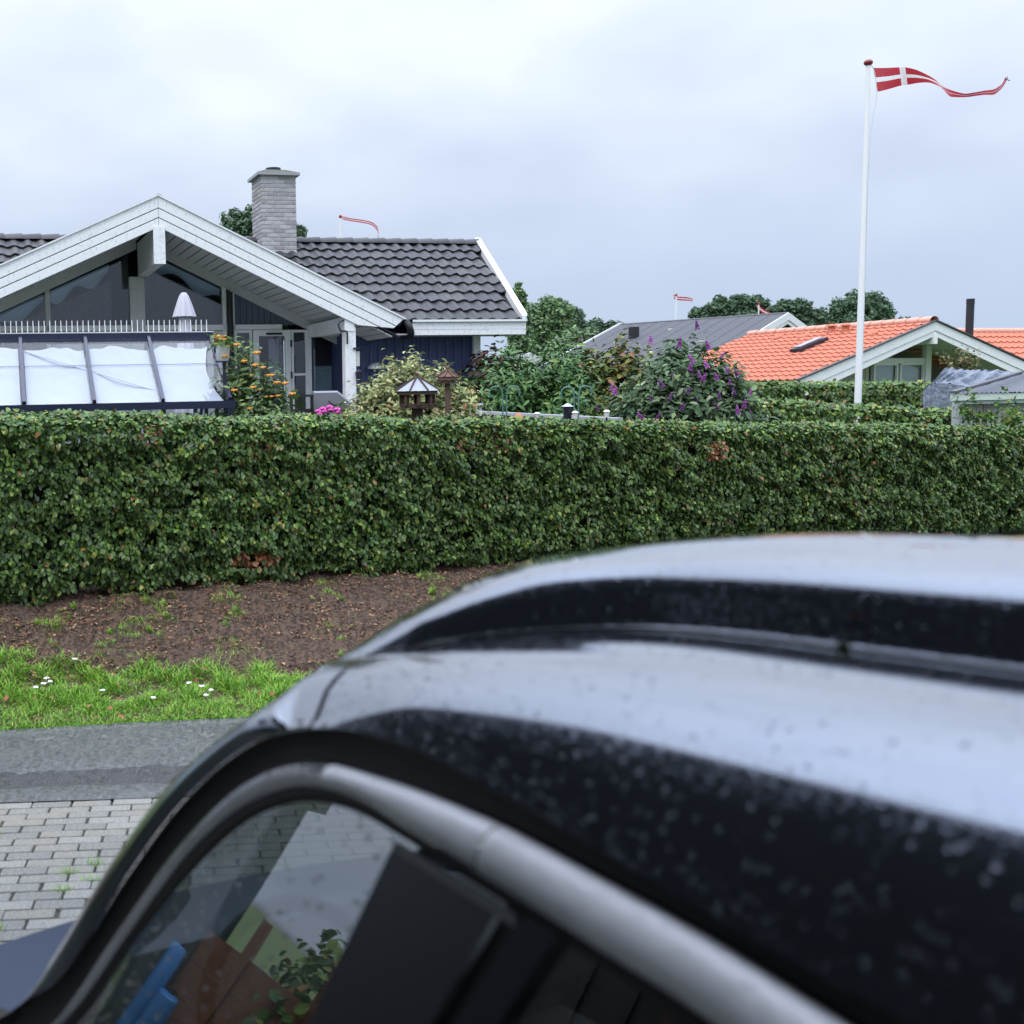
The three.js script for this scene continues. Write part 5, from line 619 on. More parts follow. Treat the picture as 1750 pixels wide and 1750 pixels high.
// ---- trees behind the houses
function tree(label, px, D, pyTop, blobs, seed, colors, count0, leaf0 = 0.34) {
  const count = count0 * 3, leaf = leaf0 * 0.58, b = stand(px, D), k = D / FPX, rng = mulberry(seed), t = thing('distant_tree', label, 'tree', 'trees behind the houses', b), list = [], wood = [];
  const top = heightAt(px, pyTop, D) - b[1]; wood.push(bar([0, -0.2, 0], [0, top * 0.7, 0], 0.02 * top + 0.06, 8, 0.05));
  const bs = blobs.map(([x, y, rx, ry]) => { const p = atDepth(x, y, D).sub(t.position); return [p.x, p.y, 0, rx * k, ry * k]; }), tot = bs.reduce((s, q) => s + q[3] * q[4], 0);
  for (const [bx, by, bz, rx, ry] of bs) { wood.push(bar([0, top * 0.25, 0], [bx, by, bz], 0.09, 6, 0.03)); const n = count * rx * ry / tot, cl = Math.ceil(n / 34); for (let c = 0; c < cl; c++) { const th = rng() * 6.283, cz = 2 * rng() - 1, sr = Math.sqrt(1 - cz * cz), d = new V3(sr * Math.cos(th), cz, sr * Math.sin(th)), r = Math.cbrt(rng()) * (1 + 0.2 * n3(d.x * 2 + seed, d.y * 2, d.z * 2)), cx = bx + d.x * rx * r, cy = by + d.y * ry * r, cz2 = bz + d.z * rx * r, cr = (0.1 + 0.14 * rng()) * Math.min(rx, ry) + 0.12; for (let i = 0; i < 34; i++) { const v = new V3(rng() - 0.5, rng() - 0.5, rng() - 0.5).normalize(); const p = new V3(cx, cy, cz2).addScaledVector(v, cr * Math.cbrt(rng())); if (p.y < 0.2) continue; list.push({ p, n: jitter(rng, v.clone().addScaledVector(Y, 0.5), 0.6), s: leaf * (0.6 + 0.7 * rng()), c: pick(rng, colors), roll: rng() * 6.283 }); } } }
  part(t, 'trunk', wood, M([0.06, 0.05, 0.04], 0.9)); foliage(t, 'crown', beech, matte, list);
}
{
  const mid = [[3, 0.11, 0.19, 0.085], [3, 0.14, 0.235, 0.1], [2, 0.18, 0.28, 0.115]], dark = [[3, 0.065, 0.12, 0.07], [3, 0.085, 0.15, 0.08], [1, 0.115, 0.185, 0.09]], pale = [[3, 0.13, 0.2, 0.1], [2, 0.17, 0.25, 0.11]];
  tree('dark tree crown half hidden by the brick chimney', 420, 46, 360, [[398, 388, 26, 24], [430, 392, 34, 30], [470, 410, 46, 36], [512, 405, 12, 14], [430, 430, 50, 30]], 201, dark, 4200, 0.3);
  tree('slim pointed tree beside the black roof verge', 886, 60, 492, [[886, 512, 10, 22], [888, 545, 17, 30], [890, 585, 22, 30]], 202, mid, 2600);
  tree('broad light green tree right of the blue house', 940, 62, 512, [[915, 560, 34, 36], [945, 540, 30, 30], [930, 590, 44, 36], [900, 600, 30, 30], [955, 585, 36, 34]], 203, mid, 6500);
  tree('dark pine standing behind the broad light green tree', 965, 66, 515, [[962, 532, 18, 16], [975, 552, 24, 22], [985, 580, 26, 30], [1000, 575, 18, 22]], 204, dark, 3600);
  tree('low pale willow in front of the dark pine', 990, 52, 565, [[990, 592, 30, 26], [965, 605, 30, 22], [1012, 600, 22, 20]], 205, pale, 2600);
  tree('small rounded tree at the left end of the grey roof', 1040, 70, 552, [[1020, 570, 16, 20], [1048, 566, 18, 16], [1040, 588, 26, 20]], 206, dark, 2200);
  tree('wide tree row behind the grey roof ridge', 1250, 78, 508, [[1205, 538, 22, 14], [1235, 528, 24, 18], [1262, 524, 22, 16], [1288, 520, 20, 14], [1300, 540, 24, 18], [1250, 550, 50, 20]], 207, dark, 5200, 0.4);
  tree('dark tree between the grey gable and the round tree', 1365, 72, 516, [[1335, 532, 18, 16], [1362, 530, 22, 18], [1390, 545, 22, 18], [1408, 555, 16, 16], [1360, 560, 36, 18]], 208, dark, 4200, 0.36);
  tree('large round dark tree behind the flagpole', 1470, 64, 503, [[1470, 536, 46, 33], [1445, 548, 26, 26], [1498, 546, 22, 28], [1470, 560, 46, 26]], 209, dark, 6500, 0.34);
  tree('low tree showing above the red roof ridge', 1555, 80, 542, [[1540, 554, 18, 10], [1568, 556, 20, 10], [1590, 560, 20, 12], [1555, 572, 36, 14]], 210, dark, 1800, 0.36);
}
// ---------------------------------------------------------------- the parked black car beside the camera
const carF = (() => { const d = new V3(-0.508, 0, -0.861).normalize(); d.y = DRIVE * d.z; return d.normalize(); })();
const carW = (() => { const d = new V3(-0.861, 0, 0.508).normalize(); d.y = DRIVE * d.z; return d.normalize(); })();   // towards the camera's side
const carU = new V3().crossVectors(carW, carF).normalize(); if (carU.y < 0) carU.negate();
const car = thing('parked_car', 'black wet car with raindrops on its roof parked on the paved driveway', 'car', null, [0.07, DRIVE * -1.401, -1.401]);
car.quaternion.setFromRotationMatrix(new THREE.Matrix4().makeBasis(carF, carU, new V3().crossVectors(carF, carU)));
car.updateMatrixWorld(true);
{
  const inv = car.matrixWorld.clone().invert(), cam = camera.position.clone().applyMatrix4(inv), rng = mulberry(606);
  const c = (a, h, w) => new V3(a, h, -w);                       // along, height, out towards the camera
  const HS = (1.72 - 0.44) - car.position.y, KS = 0.33;          // height of the door seam, lean of the side glass
  const sideN = c(0, KS, 1).normalize();                         // outward
  const sideAt = (px, py, off = 0) => { const d = ray(px, py).transformDirection(inv), p0 = c(0, HS, 0).addScaledVector(sideN, off), t = p0.clone().sub(cam).dot(sideN) / d.dot(sideN); return d.multiplyScalar(t).add(cam); };
  const onSide = (a, h, off = 0) => c(a, h, -KS * (h - HS)).addScaledVector(sideN, off);
  const curve = (pts) => new THREE.CatmullRomCurve3(pts, false, 'centripetal');
  const line = (pre, list, post) => curve([...pre.map(([a, h]) => onSide(a, h)), ...list.map(([x, y]) => sideAt(x, y)), ...post.map(([a, h]) => onSide(a, h))]);
  const N = 150, S = (cv) => cv.getSpacedPoints(N);
  // lines on the car's side, front foot of the windscreen pillar first, then back along the roof
  const C2 = line([[0.98, 0.62]], [[90, 1680], [210, 1500], [300, 1378], [400, 1286], [470, 1253], [560, 1244], [650, 1260], [750, 1297], [850, 1352], [1000, 1438], [1200, 1553], [1400, 1668]], [[-1.3, 1.28], [-1.8, 1.2], [-2.05, 1.1]]);
  const C3 = line([[0.93, 0.56]], [[90, 1750], [200, 1590], [300, 1450], [400, 1347], [460, 1310], [520, 1298], [650, 1330], [840, 1405], [1000, 1490], [1200, 1600], [1430, 1745]], [[-1.3, 1.2], [-1.75, 1.1], [-1.98, 0.98]]);
  const C4 = line([[0.9, 0.55]], [[104, 1750], [214, 1600], [316, 1462], [400, 1386], [470, 1352], [525, 1344], [610, 1365], [700, 1420], [800, 1482], [900, 1545], [1000, 1612], [1200, 1742]], [[-1.25, 1.13], [-1.7, 1.05], [-1.92, 0.95]]);
  const C5 = line([[0.88, 0.52]], [[84 + 40, 1750], [240, 1592], [330, 1485], [400, 1418], [455, 1385], [525, 1370], [600, 1385], [690, 1435], [800, 1505], [900, 1568], [1000, 1636], [1150, 1742]], [[-1.25, 1.1], [-1.68, 1.02], [-1.88, 0.94]]);
  const beads = (() => { const n = 512, f = new Float32Array(n * n), r2 = mulberry(17); for (let k = 0; k < 1500; k++) { const cx = r2() * n, cy = r2() * n, r = 2.5 + 9 * r2() * r2() * r2(); for (let y = -Math.ceil(r); y <= r; y++) for (let x = -Math.ceil(r); x <= r; x++) { const d = (x * x + y * y) / (r * r); if (d < 1) { const i = ((Math.round(cy) + y + n) % n) * n + (Math.round(cx) + x + n) % n; f[i] = Math.max(f[i], Math.sqrt(1 - d) * r / 12); } } } return tex(n, (u, v) => { const k = f[Math.floor(v * n) * n + Math.floor(u * n)]; return [k, k, k]; }, false, 0.17); })();
  const paint = M([0.14, 0.16, 0.2], 0.1, { metalness: 0.9, clearcoat: 1, clearcoatRoughness: 0.03, bumpMap: beads, bumpScale: 0.0003 });
  const rubber = M([0.008, 0.008, 0.009], 0.6), gloss2 = M([0.01, 0.011, 0.016], 0.18, { clearcoat: 1, clearcoatRoughness: 0.05 }), chrome = M([0.88, 0.89, 0.93], 0.3, { metalness: 0.3, bumpMap: bumpMap(0.02, 3, 5), bumpScale: 0.0004 });
  const glass = M([0.42, 0.46, 0.45], 0.01, { transmission: 1, thickness: 0, ior: 2.9 });
  const match = (cv, pts) => { const P = S(cv); return pts.map((p) => P.reduce((b, q) => (q.distanceToSquared(p) < b.distanceToSquared(p) ? q : b), P[0])); };
  const band = (lo, hi, prof) => { const A = S(lo), B = match(hi, A).map((_, i) => S(hi)[i]); return prof.map(([t, off]) => A.map((p, i) => p.clone().lerp(B[i], t).addScaledVector(sideN, off))); };
  const loftRows = (rows, i0 = 0, i1 = N) => loft(rows.map((r) => r.slice(i0, i1 + 1)));
  // ---- roof panel: near edge on C2, raised centre with a channel each side
  const CROSS = [[0, 0.012], [-0.012, 0.03], [-0.03, 0.052], [-0.06, 0.078], [-0.1, 0.1], [-0.15, 0.116], [-0.2, 0.1235], [-0.222, 0.1245], [-0.234, 0.13], [-0.28, 0.134], [-0.33, 0.135], [-0.345, 0.132], [-0.353, 0.133], [-0.36, 0.148], [-0.366, 0.178], [-0.376, 0.2], [-0.395, 0.215], [-0.43, 0.227], [-0.5, 0.24], [-0.58, 0.246]];
  const full = [...CROSS, ...CROSS.slice(0, -1).reverse().map(([w, h]) => [-1.16 - w, h])];
  const baseAt = (m) => { if (m >= 0.33) return 0.135; const i = CROSS.findIndex((q) => -q[0] > m); return lerp(CROSS[i - 1][1], CROSS[i][1], (m + CROSS[i - 1][0]) / (CROSS[i - 1][0] - CROSS[i][0])); };
  // the channels run back along the roof and swing out to the pillars at the front
  const warp = (w, a) => { const far = -w > 0.58, m = far ? 1.16 + w : -w, sh = 0.2 * sstep(a, -0.25, 0.25), m2 = m < 0.36 ? m * (0.36 - sh) / 0.36 : 0.36 - sh + (m - 0.36) * (0.22 + sh) / 0.22; return far ? -1.16 + m2 : -m2; };
  const roofH = (a, w, h, ww = w) => { const f = Math.max(0, a + 0.45), b = Math.max(0, -0.75 - a); return HS + 0.006 + baseAt(clamp(Math.min(-ww, 1.16 + ww), 0, 0.58)) + Math.max(0, h - 0.135) * (1 - Math.pow(1 - clamp((head(ww) - a) / 0.55, 0, 1), 1.6)) - 0.165 * f * f - 0.1 * b * b; };
  const HEAD = [[0, 0.1], [0.05, 0.155], [0.1, 0.185], [0.15, 0.21], [0.2, 0.255], [0.25, 0.32], [0.3, 0.39], [0.34, 0.46], [0.4, 0.55], [0.5, 0.62], [0.6, 0.63]], head = (w) => { const d = clamp(Math.min(-w, 1.16 + w), 0, 0.599), i = HEAD.findIndex((q) => q[0] > d); return lerp(HEAD[i - 1][1], HEAD[i][1], (d - HEAD[i - 1][0]) / (HEAD[i][0] - HEAD[i - 1][0])); };
  const edge = S(C2).filter((p) => p.x < 0.2), edgeAt = (a) => { for (let i = 1; i < edge.length; i++) if (edge[i].x <= a) { const p = edge[i - 1], q = edge[i], u = (a - p.x) / (q.x - p.x || 1); return p.clone().lerp(q, clamp(u, 0, 1)); } return edge[edge.length - 1]; };
  const aN = 90, roofRows = full.map(([w, h], r) => range(0, 1, aN).map((t) => { const a = lerp(head(warp(w, 0.3)), -2.0, t), ww = warp(w, a), y = Math.max(roofH(a, w, h, ww), r < 8 ? edgeAt(a).y + (baseAt(Math.max(0, -ww)) - 0.012) * 0.32 : 0), k = r < 6 ? [1, 0.86, 0.66, 0.4, 0.18, 0.05][r] : 0; if (!k) return c(a, y, ww); const e = edgeAt(a), q = c(a, y, ww), tgt = c(a, e.y + h - 0.012, -e.z + ww); return q.lerp(tgt, r === 0 ? 1 : k * (1 - sstep(a, -0.16, 0.06))); }));
  part(car, 'roof', loft(roofRows), paint);
  part(car, 'roof_channel_trim', loft([-0.338, -0.358].map((w) => range(0, 1, 60).map((t) => { const a = lerp(head(warp(w, 0.3)) - 0.02, -2.1, t), ww = warp(w, a); return c(a, roofH(a, w, 0.1, ww) + 0.0025, ww); }))), rubber);
  // ---- windscreen pillar: painted strip, black edge, windscreen
  const iTop = S(C2).findIndex((p) => p.x < 0.06);
  const C1 = curve([onSide(1.05, 0.66, -0.03), ...[[40, 1750], [120, 1610], [200, 1478], [310, 1330], [370, 1276], [420, 1236], [455, 1211]].map(([x, y]) => sideAt(x, y, -0.035)), sideAt(484, 1189, -0.065), roofRows[7][0].clone()]);
  { const lo = S(C2).slice(0, iTop + 1), up = C1.getSpacedPoints(iTop); const rows = [0, 0.15, 0.35, 0.6, 0.82, 1].map((t, k) => lo.map((p, i) => p.clone().lerp(up[i], t).addScaledVector(sideN, 0.006 + 0.016 * Math.sin(Math.PI * t) - (k === 0 ? 0.01 : 0)))); const onto = [0, 2, 4, 5, 6, 7], rows2 = rows.map((r, k) => [...r.slice(0, -1), ...[0, 1, 2, 3].map((j) => roofRows[onto[k]][j].clone().add(c(0, 0.0025, 0.0025)))]); part(car, 'windscreen_pillar', loft(rows2), paint);
    const inner = up.map((p, i) => p.clone().add(c(0.02, 0.0, -0.05).multiplyScalar(1 - sstep(i / up.length, 0.72, 0.98)))); const cutN = Math.floor(up.length * 0.86); part(car, 'windscreen_seal', loft([up.map((p) => p.clone().addScaledVector(sideN, 0.008)), up.map((p, i) => p.clone().add(c(0.012, 0.008, -0.018).multiplyScalar(1 - sstep(i / up.length, 0.72, 0.98)))), inner].map((r) => r.slice(0, cutN))), rubber); }
  { const foot = range(0, 1, 24).map((t) => { const w = lerp(0.12, -1.28, t), s = Math.sin(Math.PI * t); return c(0.98 + 0.06 * s, 0.6 + 0.02 * s, w); }), top = range(0, 1, 24).map((t) => { const w = lerp(-0.02, -1.14, t); return c(head(w) + 0.004, roofH(head(w), w, full.reduce((b, q) => (Math.abs(q[0] - w) < Math.abs(b[0] - w) ? q : b))[1]) - 0.008, w); }); part(car, 'windscreen', loft(range(0, 1, 8).map((v) => foot.map((p, i) => { const q = p.clone().lerp(top[i], v); return q.add(c(0.008 * Math.sin(Math.PI * v), 0.01 * Math.sin(Math.PI * v), 0)); }))), glass); }
  const pillarDrops = [];
  // ---- door seam, bright window frame, seal, glass
  part(car, 'door_seam', loftRows(band(C2, C3, [[0, -0.006], [0.12, -0.016], [0.85, -0.02], [1, -0.011]])), rubber);
  const jx = sideAt(822, 1442).x, iJ = S(C3).findIndex((p) => p.x < jx);
  const tr = band(C3, C4, [[0, -0.012], [0.1, 0.0], [0.32, 0.0065], [0.6, 0.008], [0.88, 0.005], [1, -0.006]]);
  const iC = S(C3).findIndex((p) => p.x < sideAt(560, 1310).x); part(car, 'pillar_window_frame', loftRows(tr.slice(0, 4), 0, iC), gloss2); part(car, 'pillar_bright_strip', loftRows(tr.slice(3), 0, iC), chrome); part(car, 'front_window_trim', loftRows(tr, iC, iJ), chrome); const tr2 = tr.map((r) => r.map((p, i) => (i === iJ ? p.clone().lerp(r[i + 1], 0.16) : p))); part(car, 'rear_window_trim', loftRows(tr2, iJ, N), chrome); part(car, 'trim_joint', loftRows(tr.map((r) => r.map((p) => p.clone().addScaledVector(sideN, -0.004))), iJ, iJ + 1), rubber);
  part(car, 'window_seal', loftRows(band(C4, C5, [[0, -0.002], [0.5, 0.001], [1, -0.004]])), rubber);
  const belt = 0.64, g5 = S(C5), ib0 = g5.findIndex((p) => p.x < sideAt(700, 1440).x), ib1 = g5.findIndex((p) => p.x < sideAt(905, 1570).x), iR = g5.findIndex((p) => p.x < -1.55);
  const down = (p, a2) => { const q = onSide(a2 ?? p.x, belt, -0.004); return q; };
  const curtain = (i0, i1, off, fa = (p) => p.x) => loft(range(0, 1, 6).map((v) => g5.slice(i0, i1 + 1).map((p) => { const q = p.clone().lerp(down(p, fa(p)), v); return q.addScaledVector(sideN, off + 0.018 * Math.sin(Math.PI * v * 0.5)); })));
  const i00 = g5.findIndex((p) => p.x < 0.8);
  part(car, 'front_side_window', curtain(i00, ib0 + 2, -0.006, (p) => Math.min(p.x + 0.0 + 0.22 * sstep(0.1 - p.x, 0, 0.35), 0.82)), glass);
  part(car, 'rear_side_window', curtain(ib1 - 2, iR, -0.006, (p) => p.x + 0.12), glass);
  { const pl = [sideAt(690, 1438), sideAt(540, 1750)], pr = [sideAt(905, 1568), sideAt(792, 1750)], ext = (q) => { const d = q[1].clone().sub(q[0]); return q[1].clone().addScaledVector(d, 1.6); }; const L = [pl[0], pl[1], ext(pl)], R = [pr[0], pr[1], ext(pr)]; const mk = (t0, t1, off) => loft([0, 1].map((s) => L.map((p, i) => p.clone().lerp(R[i], s ? t1 : t0).addScaledVector(sideN, off)))); part(car, 'door_pillar', mk(0, 0.86, 0.012), M([0.014, 0.016, 0.024], 0.35)); for (let k = 0; k < 70; k++) pillarDrops.push(L[0].clone().lerp(L[1], 1.2 * rng()).lerp(R[0].clone().lerp(R[1], 1.2 * rng()), 0.05 + 0.78 * rng()).addScaledVector(sideN, 0.012)); part(car, 'door_pillar_seal', mk(0.86, 1, 0.002), rubber); part(car, 'rear_pillar_trim', loft([0, 1].map((s) => R.map((p) => p.clone().add(c(-0.045 * s, 0, 0)).addScaledVector(sideN, 0.012 - 0.004 * s)))), M([0.02, 0.022, 0.03], 0.35)); part(car, 'wind_deflector_lip', loft([0, 1].map((s) => [0.02, 0.5, 0.98].map((t) => L[0].clone().lerp(R[0], t).add(c(0, -0.014 * s, 0.0)).addScaledVector(sideN, 0.016)))), M([0.2, 0.21, 0.24], 0.3)); }
  // ---- body below the windows, bonnet, tail, wheels
  const sec = (a) => { const f = sstep(a, 0.9, 1.6), r = sstep(-a, 2.0, 2.5), out = 0.33 - 0.22 * f - 0.16 * r; return [[0.2, out - 0.1], [0.26, out - 0.02], [0.42, out], [0.56, out - 0.005], [0.61, out - 0.04], [0.66, Math.min(out - 0.06, 0.245)]]; };
  const side = (m) => loft(range(-2.35, 1.4, 44).map((a) => sec(a).map(([h, w]) => (m ? c(a, h * (1 - 0.08 * sstep(a, 1.0, 1.5)), -1.16 - w) : c(a, h * (1 - 0.08 * sstep(a, 1.0, 1.5)), w)))));
  part(car, 'near_side_panel', side(false), paint); part(car, 'far_side_panel', side(true), paint);
  part(car, 'bonnet', loft(range(0, 1, 16).map((u) => { const a = lerp(0.92, 1.4, u); return range(0, 1, 24).map((t) => { const w = lerp(0.25 - 0.2 * u * u, -1.41 + 0.2 * u * u, t), s = Math.sin(Math.PI * t); return c(a + 0.1 * s * u, lerp(0.45, 0.34, u * u) + 0.065 * Math.pow(s, 0.5) * (1 - 0.55 * u * u), w); }); })), paint);
  part(car, 'front_bumper', loft(range(0.12, 0.62, 6).map((h) => range(0, 1, 20).map((t) => c(1.38 + 0.1 * Math.sin(Math.PI * t) - 0.1 * Math.abs(h - 0.4), h, lerp(0.1, -1.26, t))))), paint);
  part(car, 'tailgate', loft(range(0, 1, 10).map((v) => range(0, 1, 16).map((t) => c(lerp(-2.4, -2.13, v * v) - 0.05 * Math.sin(Math.PI * t), lerp(0.2, HS + 0.06, v), lerp(0.2, -1.36, t) * lerp(1, 0.92, v))))), paint);
  part(car, 'underbody', box(3.7, 0.06, 1.5, -0.45, 0.22, 0.58), rubber);
  part(car, 'far_side_window', loft([0, 1].map((s) => range(0.75, -1.7, 20).map((a) => { const h = s ? Math.min(HS - 0.05, 1.6 - 0.95 * a) : belt; return c(a, h, -1.16 + KS * (h - HS)); }))), glass); part(car, 'far_roof_edge', loft([0, 1].map((s) => range(0.1, -1.9, 20).map((a) => { const h = HS - 0.06 + 0.075 * s; return c(a, h, -1.16 + KS * (h - HS)); }))), paint);
  const tyre = new THREE.TorusGeometry(0.245, 0.085, 12, 36), rim = cyl(0.2, 0.2, 0.12, 0, -0.06, 0, 24).rotateX(Math.PI / 2);
  for (const [a, w] of [[0.98, 0.2], [0.98, -1.36], [-1.35, 0.2], [-1.35, -1.36]]) { const o = new THREE.Group(); o.name = 'wheel'; car.add(o); const p = c(a, 0.33, w); o.position.copy(p); part(o, 'tyre', tyre, rubber); part(o, 'rim', rim, M([0.3, 0.3, 0.32], 0.35, { metalness: 0.8 })); }
  // ---- cabin
  const dark = M([0.05, 0.05, 0.053], 0.85);
  part(car, 'cabin_lining', [box(2.9, 0.04, 1.3, -0.6, 0.36, 0.58), box(0.05, 0.4, 1.3, 0.85, 0.5, 0.58), box(1.9, 0.02, 0.95, -1.0, HS + 0.03, 0.58)], dark);
  for (const w of [-0.22, -0.94]) { const s = new THREE.Group(); s.name = 'front_seat'; car.add(s); part(s, 'cushion', rbox(0.5, 0.14, 0.5, 0.05).translate(-0.05, 0.5, -w), dark); part(s, 'backrest', rbox(0.14, 0.6, 0.48, 0.06).rotateZ(0.22).translate(-0.36, 0.8, -w), dark); part(s, 'headrest', rbox(0.1, 0.17, 0.26, 0.045).translate(-0.47, 1.15, -w), dark); }
  part(car, 'steering_wheel', new THREE.TorusGeometry(0.18, 0.016, 8, 28).rotateY(Math.PI / 2).rotateZ(-0.4).translate(0.42, 0.78, 0.22), dark); part(car, 'dashboard', rbox(0.4, 0.16, 1.25, 0.05, 0.72, 0.66, 0.58), dark);
  // ---- raindrops
  const drop = new THREE.SphereGeometry(1, 10, 5, 0, Math.PI * 2, 0, Math.PI / 2).scale(1, 0.45, 1), dropM = M([1, 1, 1], 0.0, { transmission: 1, thickness: 0.01, ior: 1.33 });
  const list = [], seat = (p, n, r) => list.push(new THREE.Matrix4().compose(p, new THREE.Quaternion().setFromUnitVectors(Y, n), new V3(r, r, r * (0.85 + 0.3 * rng()))));
  const interp = (rows, fi, fj) => { const i = Math.min(rows.length - 2, Math.floor(fi)), j = Math.min(rows[0].length - 2, Math.floor(fj)), u = fi - i, v = fj - j, A = rows[i][j], B = rows[i + 1][j], C = rows[i][j + 1], p = A.clone().addScaledVector(B.clone().sub(A), u).addScaledVector(C.clone().sub(A), v), n = new V3().crossVectors(B.clone().sub(A), C.clone().sub(A)).normalize(); return [p, n]; };
  const scatter = (rows, n, i0, i1, j0, j1, r0, r1, up = sideN) => { for (let k = 0; k < n; k++) { const [p, nn] = interp(rows, lerp(i0, i1, rng()), lerp(j0, j1, rng())); if (nn.dot(up) < 0) nn.negate(); seat(p, nn, lerp(r0, r1, rng() * rng())); } };
  scatter(roofRows, 900, 0, 10, 0, 55, 0.001, 0.0028, Y); scatter(roofRows, 600, 12, 19, 0, 60, 0.001, 0.0028, Y); scatter(roofRows, 260, 0, 5, 0, 45, 0.002, 0.0042, Y);
  scatter(tr, 1500, 0.5, 4.5, 10, 140, 0.001, 0.004);
  scatter(curtainRows(i00, ib0), 420, 0, 5, 0, 40, 0.0018, 0.0042);
  function curtainRows(i0, i1) { return range(0, 1, 6).map((v) => range(i0, i1, 40).map((k) => { const p = g5[Math.round(k)], q = p.clone().lerp(down(p, Math.min(p.x + 0.22 * sstep(0.1 - p.x, 0, 0.35), 0.82)), v); return q.addScaledVector(sideN, -0.005 + 0.018 * Math.sin(Math.PI * v * 0.5)); })); }
  for (const p of pillarDrops) seat(p, sideN, 0.0014 + 0.003 * rng() * rng());
  const im = new THREE.InstancedMesh(drop, dropM, list.length); list.forEach((m, i) => im.setMatrixAt(i, m)); im.name = 'raindrops'; im.userData.kind = 'stuff'; car.add(im);
  // two leaves stuck to the roof and pillar
  const leafOn = (px, py, w, s, col) => { const d = ray(px, py).transformDirection(inv), n = c(0, 0, 1), t = c(0, HS, w).sub(cam).dot(n) / d.dot(n), p = d.multiplyScalar(t).add(cam), o = part(car, 'fallen_leaf', beech, M(col, 0.6)); o.position.copy(p); o.scale.setScalar(s); o.rotation.set(-1.2, 0.4, 0.6); };
  leafOn(1440, 1110, -0.35, 0.022, [0.2, 0.25, 0.05]); leafOn(1462, 1060, -0.37, 0.016, [0.35, 0.14, 0.06]); leafOn(515, 1236, 0.008, 0.016, [0.3, 0.05, 0.02]);
}
// ---------------------------------------------------------------- the carport over the camera and the yard to the left: they are what the car mirrors
{
  const at = (a, h, w) => [a, h, -w], t = thing('carport', 'open timber carport with dark roof boards beside the parked car', 'carport', null, car.position.toArray()); t.quaternion.copy(car.quaternion);
  const wood = M(null, 0.85, { map: grainMap([0.05, 0.032, 0.022], [0.1, 0.062, 0.04], 0.5, 4) }), board = M(null, 0.9, { map: grainMap([0.02, 0.022, 0.02], [0.045, 0.046, 0.04], 0.5, 6) });
  const W0 = 0.2, W1 = 4.6, A0 = -6, A1 = 2.8, Hh = 2.72;
  for (let i = 0; i < 60; i++) part(t, 'roof_board', box((A1 - A0) / 60 - 0.008, 0.022, W1 - W0, A0 + (i + 0.5) * (A1 - A0) / 60, Hh + 0.12, -(W0 + W1) / 2), board);
  part(t, 'roof_sheet', box(A1 - A0 + 0.1, 0.03, W1 - W0 + 0.1, (A0 + A1) / 2, Hh + 0.16, -(W0 + W1) / 2), mats.black);
  part(t, 'eave_fascia', box(A1 - A0, 0.2, 0.03, (A0 + A1) / 2, Hh + 0.07, -W0 + 0.02), wood); part(t, 'front_fascia', box(0.03, 0.2, W1 - W0, A1, Hh + 0.07, -(W0 + W1) / 2), wood);
  for (let i = 0; i < 8; i++) part(t, 'rafter', box(0.05, 0.14, W1 - W0, A0 + 0.4 + i * 1.18, Hh + 0.04, -(W0 + W1) / 2), wood);
  for (const [a, w] of [[-5.8, W0 + 0.15], [-3.2, W0 + 0.15], [-5.8, W1 - 0.1], [-3.2, W1 - 0.1], [-0.6, W1 - 0.1], [2.6, W1 - 0.1]]) part(t, 'post', box(0.1, Hh, 0.1, a, Hh / 2, -w), wood);
  for (let i = 0; i < 65; i++) part(t, 'wall_board', box(0.17, Hh - 0.1, 0.022, A0 + 0.1 + i * 0.162, (Hh - 0.1) / 2 + 0.05, -W1 + (i % 2) * 0.026), board);
}
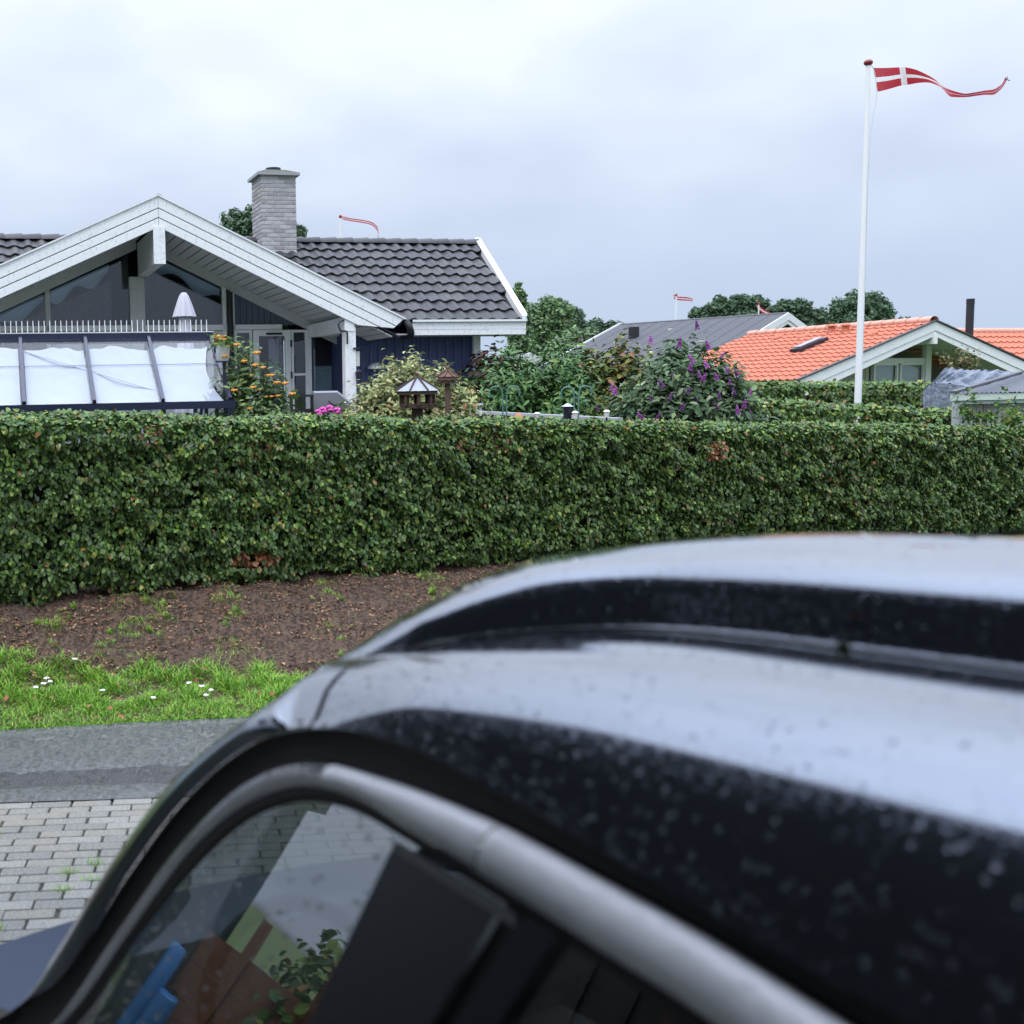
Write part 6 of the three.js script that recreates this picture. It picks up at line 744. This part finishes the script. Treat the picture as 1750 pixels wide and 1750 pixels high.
{
  // yard left of the frame, seen only in the side window: timber fence, blue barrels, bush, dark shed
  const from = new V3(-0.25, 0, -1.75), dirAz = (deg) => carF.clone().setY(0).normalize().multiplyScalar(Math.cos(rad(deg))).addScaledVector(carW.clone().setY(0).normalize(), Math.sin(rad(deg)));
  const spotAt = (deg, d) => { const p = from.clone().addScaledVector(dirAz(deg), d); return [p.x, groundY(p.x, p.z), p.z]; };
  const wood = M(null, 0.8, { map: grainMap([0.12, 0.055, 0.03], [0.24, 0.11, 0.055], 0.5, 4) });
  { const p = new V3(...spotAt(31, 6.6)), q = new V3(...spotAt(44, 6.0)), t = thing('plank_fence', 'low brown plank fence at the side of the driveway', 'fence', null, p.toArray()), d = q.clone().sub(p); for (let i = 0; i < 4; i++) part(t, 'plank', beam([0, 0.16 + i * 0.24, 0], [d.x, d.y + 0.16 + i * 0.24, d.z], 0.03, 0.236), wood); for (const k of [0.02, 0.5, 0.98]) part(t, 'post', box(0.09, 1.35, 0.09, d.x * k, d.y * k + 0.6, d.z * k), wood); }
  { const p = spotAt(28.5, 7.2), t = thing('tool_shed', 'dark green tool shed beyond the plank fence', 'shed', null, p, 0.9); part(t, 'wall', box(1.3, 2.3, 1.6, 0, 1.1, 0), M([0.02, 0.035, 0.03], 0.8)); part(t, 'roof', plate([[-0.8, 2.2], [0.8, 2.2], [0.8, 2.3], [0, 2.75], [-0.8, 2.3]], 0.9, 1.8), mats.black); part(t, 'door', box(0.7, 1.9, 0.04, 0, 0.95, 0.82), M([0.05, 0.06, 0.05], 0.8)); }
  const blue = M([0.03, 0.17, 0.42], 0.4); for (const [deg, d, k] of [[31, 6.3, 0.9], [33.2, 6.2, 0.6]]) { const t = thing('blue_barrel', k > 0.8 ? 'tall blue plastic barrel in front of the plank fence' : 'shorter blue plastic barrel in front of the plank fence', 'barrel', 'barrels by the fence', spotAt(deg, d)); part(t, 'body', new THREE.LatheGeometry([[0, 0], [0.13, 0], [0.14, 0.08], [0.145, 0.3], [0.135, 0.32], [0.145, 0.34], [0.14, 0.5], [0.12, k * 0.9 - 0.02], [0.0, k * 0.9]].map(([x, y]) => new THREE.Vector2(x, y)), 20), blue); part(t, 'lid', cyl(0.06, 0.06, 0.03, 0, k * 0.9 - 0.01, 0, 14), mats.black); }
  shrub('yard_bush', 'leafy green bush at the end of the plank fence', 'shrub', spotAt(44, 6.4), { seed: 77, count: 1700, leaf: 0.1, per: 20, shoot: 0.35, fuzz: 0.14, blobs: [[0, 0.75, 0, 0.45, 0.7, 0.45]], colors: LIGHT });
}
scene.traverse((o) => { if (o.isMesh) { o.castShadow = true; o.receiveShadow = true; } });
renderer.render(scene, camera);
